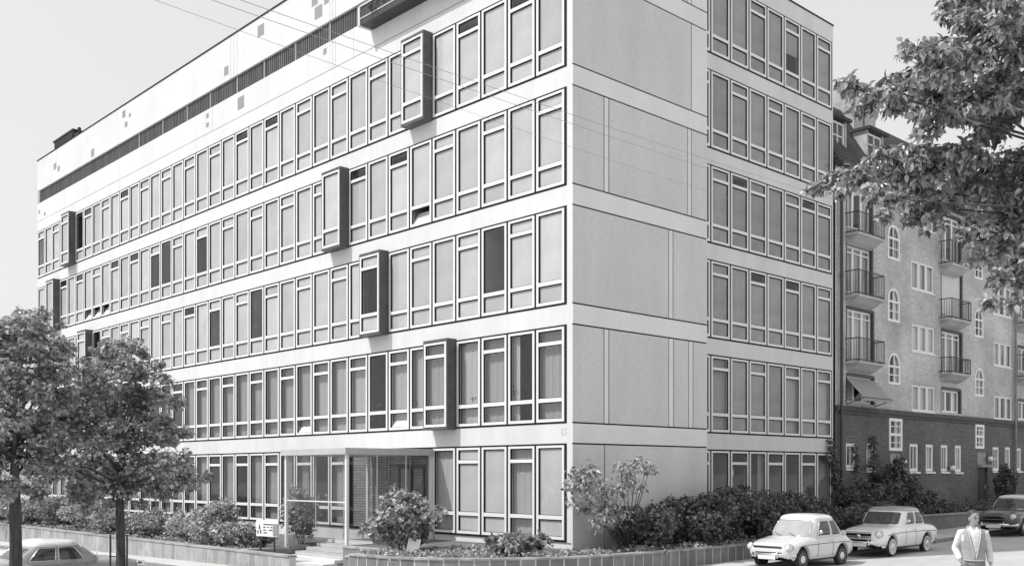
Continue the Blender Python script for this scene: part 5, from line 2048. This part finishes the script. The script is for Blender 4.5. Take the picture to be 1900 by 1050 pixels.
for sg in (-1, 1):
    bm_.sphere(headp(-0.005, sg * 0.078, 0.095), (0.014, 0.02, 0.032), 10, 8)
for (a, b, c) in ((SHL, ELL, WRL), (SHR, ELR, WRR)):
    bm_.tube([a + Vector((-0.03 * (1 if a.x > 0 else -1), 0, 0.0)), a * 0.5 + b * 0.5, b, b * 0.55 + c * 0.45, c], [0.058, 0.050, 0.042, 0.038, 0.027], 12)


def hand(mb, wr, dirv, palm, sgn, curl):
    """palm, four unequal bent fingers and a thumb from the side of the palm"""
    d = Vector(dirv).normalized()
    n = Vector(palm)
    n = (n - d * n.dot(d)).normalized()
    sd = d.cross(n) * sgn
    rg = []
    for (t, wd, th) in ((0.0, 0.026, 0.019), (0.03, 0.036, 0.018), (0.06, 0.041, 0.016), (0.085, 0.040, 0.013)):
        c = wr + d * t
        rg.append([tuple(c + sd * wd * math.cos(2 * PI * i / 12) + n * th * math.sin(2 * PI * i / 12)) for i in range(12)])
    mb.rings(rg)
    for i, (off, ln) in enumerate(((0.030, 0.072), (0.010, 0.080), (-0.010, 0.074), (-0.029, 0.058))):
        p = wr + d * 0.080 + sd * off
        pts = [p]
        dd = d.copy()
        for k, f in enumerate((0.42, 0.33, 0.25)):
            a = curl * (0.5 + 0.5 * k)
            dd = (d * math.cos(a) + n * math.sin(a)).normalized()
            pts.append(pts[-1] + dd * ln * f)
        mb.tube(pts, [0.0095, 0.009, 0.008, 0.006], 8)
    p = wr + d * 0.025 + sd * 0.030
    mb.tube([p, p + sd * 0.022 + d * 0.022 + n * 0.008, p + sd * 0.030 + d * 0.050 + n * 0.016, p + sd * 0.028 + d * 0.072 + n * 0.022], [0.013, 0.0115, 0.010, 0.007], 8)


hand(bm_, WRL, (0.03, -0.15, -1), (-1, -0.1, 0), -1, 0.45)
hand(bm_, WRR, (0.5, -0.25, -0.8), (0.7, 0.5, 0.3), 1, 0.6)
for sg, fw in ((1, -0.03), (-1, 0.02)):
    hip, kn, an = Vector((sg * 0.092, 0, 0.90)), Vector((sg * 0.105, fw - 0.02, 0.50)), Vector((sg * 0.115, fw + 0.03, 0.09))
    bm_.tube([hip + Vector((0, 0, 0.06)), hip, (hip + kn) / 2, kn, kn * 0.6 + an * 0.4, an], [0.085, 0.088, 0.072, 0.054, 0.054, 0.036], 14)
    bm_.rings([oval((an.x, an.y - 0.02, 0.10), 0.036, 0.05), oval((an.x, an.y - 0.05, 0.05), 0.042, 0.11), oval((an.x, an.y - 0.06, 0.01), 0.042, 0.125)])
remesh(bm_, 'body', M['skin'], man, 0.0075, 3)
# shirt: torso, sleeves and a turned-down collar
sh = MB()
sh.rings([oval((0, y, z), rx * 1.03, ry * 1.05) for (z, rx, ry, y) in TORSO[1:]])
for (a, b, c) in ((SHL, ELL, WRL), (SHR, ELR, WRR)):
    cuff = b * 0.12 + c * 0.88
    sh.tube([a + Vector((-0.05 * (1 if a.x > 0 else -1), 0, 0.0)), a, a * 0.5 + b * 0.5, b, b * 0.5 + c * 0.5, cuff], [0.060, 0.068, 0.064, 0.057, 0.054, 0.040], 14)
for sg in (-1, 1):
    sh.add([(sg * 0.01, -0.075, 1.455), (sg * 0.065, -0.055, 1.50), (sg * 0.075, -0.075, 1.43), (sg * 0.01, -0.062, 1.455), (sg * 0.06, -0.04, 1.505), (sg * 0.072, -0.058, 1.435)], [(0, 1, 2), (5, 4, 3), (0, 3, 4, 1), (1, 4, 5, 2), (2, 5, 3, 0)])
sh.tube([(0.05 * math.cos(a) * 1.2, 0.008 + 0.058 * math.sin(a), 1.485 - 0.012 * math.sin(a)) for a in np.linspace(-0.2 * PI, 1.2 * PI, 15)], [0.014] * 15, 6)
remesh(sh, 'shirt', M['shirt'], man, 0.009, 2)
nk = MB()
nk.add([(-0.034, -0.066, 1.468), (0.034, -0.066, 1.468), (0.004, -0.100, 1.395), (0.0, -0.02, 1.44)], [(0, 2, 1), (0, 3, 2), (1, 2, 3)])
nk.build('open_collar', M['skin'], man)
# knitted waistcoat, open to a deep V, with a belt-like hem
kn_ = MB()
lv = []
zz_ = np.linspace(0.93, 1.47, 28)
Z_ = [t[0] for t in TORSO]
NN = 48
for z in zz_:
    rx, ry, y = (np.interp(z, Z_, [t[i] for t in TORSO]) for i in (1, 2, 3))
    k = 1.13 + 0.03 * math.sin(z * 60) * 0.3
    lv.append([(rx * k * math.cos(2 * PI * i / NN), y + ry * (k + 0.03) * math.sin(2 * PI * i / NN), z) for i in range(NN)])


def open_half(z):
    return 0.0 if z < 0.99 else 0.012 + (z - 0.99) / 0.46 * 0.085


vs = [p for r_ in lv for p in r_]
fs = []
for i in range(len(lv) - 1):
    for k in range(NN):
        q4 = (i * NN + k, i * NN + (k + 1) % NN, (i + 1) * NN + (k + 1) % NN, (i + 1) * NN + k)
        cx_ = sum(vs[q_][0] for q_ in q4) / 4
        cy_ = sum(vs[q_][1] for q_ in q4) / 4
        cz_ = sum(vs[q_][2] for q_ in q4) / 4
        if cy_ < 0 and abs(cx_) < open_half(cz_):
            continue
        if abs(cx_) > 0.168 and 1.24 < cz_ < 1.42:
            continue                                    # arm holes
        fs.append(q4)
kn_.add(vs, fs)
ko = kn_.build('waistcoat', M['knit'], man, True)
so_ = ko.modifiers.new('thick', 'SOLIDIFY')
so_.thickness = 0.008
ed = MB()
for sg in (-1, 1):
    pts = []
    for z in np.linspace(0.965, 1.465, 16):
        rx, ry, y = (np.interp(z, Z_, [t[i] for t in TORSO]) for i in (1, 2, 3))
        xo = sg * max(open_half(z), 0.008)
        yy_ = y - ry * 1.18 * math.sqrt(max(0.05, 1 - (xo / (rx * 1.14)) ** 2)) - 0.004
        pts.append((xo + sg * 0.006, yy_, z))
    pts += [(sg * 0.085, -0.02, 1.495), (sg * 0.06, 0.06, 1.505)]
    ed.tube(pts, [0.010] * len(pts), 6)
hz = []
for i in range(41):
    a = 2 * PI * i / 40
    hz.append((0.165 * 1.15 * math.cos(a), 0.125 * 1.18 * math.sin(a), 0.945))
ed.tube(hz, [0.010] * 41, 6)
ed.build('edging', M['trim'], ko, True)
tr_ = MB()
tr_.rings([oval((0, y, z), rx, ry) for (z, rx, ry, y) in ((0.82, 0.155, 0.125, 0.0), (0.88, 0.178, 0.138, 0), (0.95, 0.175, 0.132, 0), (1.0, 0.17, 0.127, 0))])
for sg, fw in ((1, -0.03), (-1, 0.02)):
    hip, kn, an = Vector((sg * 0.088, 0, 0.88)), Vector((sg * 0.105, fw - 0.02, 0.50)), Vector((sg * 0.115, fw + 0.03, 0.09))
    tr_.tube([hip + Vector((0, 0, 0.06)), hip, (hip + kn) / 2, kn, kn * 0.5 + an * 0.5, an], [0.09, 0.100, 0.092, 0.080, 0.076, 0.072], 14)
remesh(tr_, 'trousers', M['cloth'], man, 0.010, 2)
hr = MB()
hr.rings([oval(headp(f, 0, z), rx, ry, 20, yaw=HY_) for (z, rx, ry, f) in ((0.055, 0.055, 0.040, -0.070), (0.10, 0.078, 0.064, -0.050), (0.145, 0.085, 0.085, -0.028), (0.178, 0.084, 0.094, -0.020), (0.212, 0.074, 0.090, -0.014), (0.240, 0.048, 0.062, -0.012), (0.252, 0.018, 0.024, -0.012))])
remesh(hr, 'hair', M['hair'], man, 0.008, 2)
ey = MB()
for sg in (-1, 1):
    ey.sphere(headp(0.086, sg * 0.031, 0.112), (0.014, 0.014, 0.009), 10, 8)
    ey.bar(headp(0.090, sg * 0.016, 0.136), headp(0.082, sg * 0.05, 0.134), 0.006)
ey.bar(headp(0.100, -0.02, 0.041), headp(0.100, 0.02, 0.041), 0.0035)
ey.build('eyes_and_brows', M['hair'], man, True)
for sg, fw in ((1, 0.0), (-1, 0.05)):
    s_ = MB()
    s_.rings([oval((sg * 0.115, fw - 0.045, z), rx, ry, 16) for (z, rx, ry) in ((0.0, 0.046, 0.138), (0.03, 0.050, 0.142), (0.06, 0.046, 0.11), (0.10, 0.042, 0.06))])
    s_.build('shoe', M['shoe'], man, True)

# ------------------------------------------------------------------ light, sky, camera
SUN_EL, SUN_AZ = R(52), R(27)
sd = Vector((-math.cos(SUN_AZ) * math.cos(SUN_EL), math.sin(SUN_AZ) * math.cos(SUN_EL), math.sin(SUN_EL)))
sl = bpy.data.lights.new('sun', 'SUN')
sl.energy = SUN_E = 2.5
sl.angle = R(0.6)
sl.color = (1.0, 0.985, 0.97)
so2 = bpy.data.objects.new('sun', sl)
COL.objects.link(so2)
so2.rotation_euler = sd.to_track_quat('Z', 'Y').to_euler()
wd = bpy.data.worlds.new('World')
sc.world = wd
wd.use_nodes = True
N, L = wd.node_tree.nodes, wd.node_tree.links
sky = N.new('ShaderNodeTexSky')
sky.sky_type = 'NISHITA'
sky.sun_disc = False
sky.sun_elevation = SUN_EL
sky.sun_rotation = math.atan2(sd.x, sd.y)
sky.air_density = 1.2
sky.dust_density = 4.0
sky.ozone_density = 1.0
bw = N.new('ShaderNodeRGBToBW')
L.new(sky.outputs[0], bw.inputs[0])
# hazy white summer sky: the clear-sky gradient is flattened by high haze
pw = N.new('ShaderNodeMath')
pw.operation = 'POWER'
pw.inputs[1].default_value = 0.22
L.new(bw.outputs[0], pw.inputs[0])
ml = N.new('ShaderNodeMath')
ml.operation = 'MULTIPLY'
ml.inputs[1].default_value = 2.95
L.new(pw.outputs[0], ml.inputs[0])
L.new(ml.outputs[0], N['Background'].inputs['Color'])
N['Background'].inputs['Strength'].default_value = 0.15
cam = bpy.data.cameras.new('camera')
cam.sensor_width = 36
cam.lens = 36 * F / 1900
cam.shift_y = (HY - 525) / 1900
cam.clip_end = 3000
co = bpy.data.objects.new('camera', cam)
COL.objects.link(co)
co.location = EYE
co.rotation_euler = (PI / 2, 0, -math.atan2(Vd.y, Vd.x))
sc.camera = co
sc.view_settings.view_transform = 'Standard'
sc.view_settings.look = 'None'
sc.view_settings.gamma = 1
sc.view_settings.exposure = 0.58
sc.cycles.max_bounces = 8
sc.cycles.transparent_max_bounces = 16
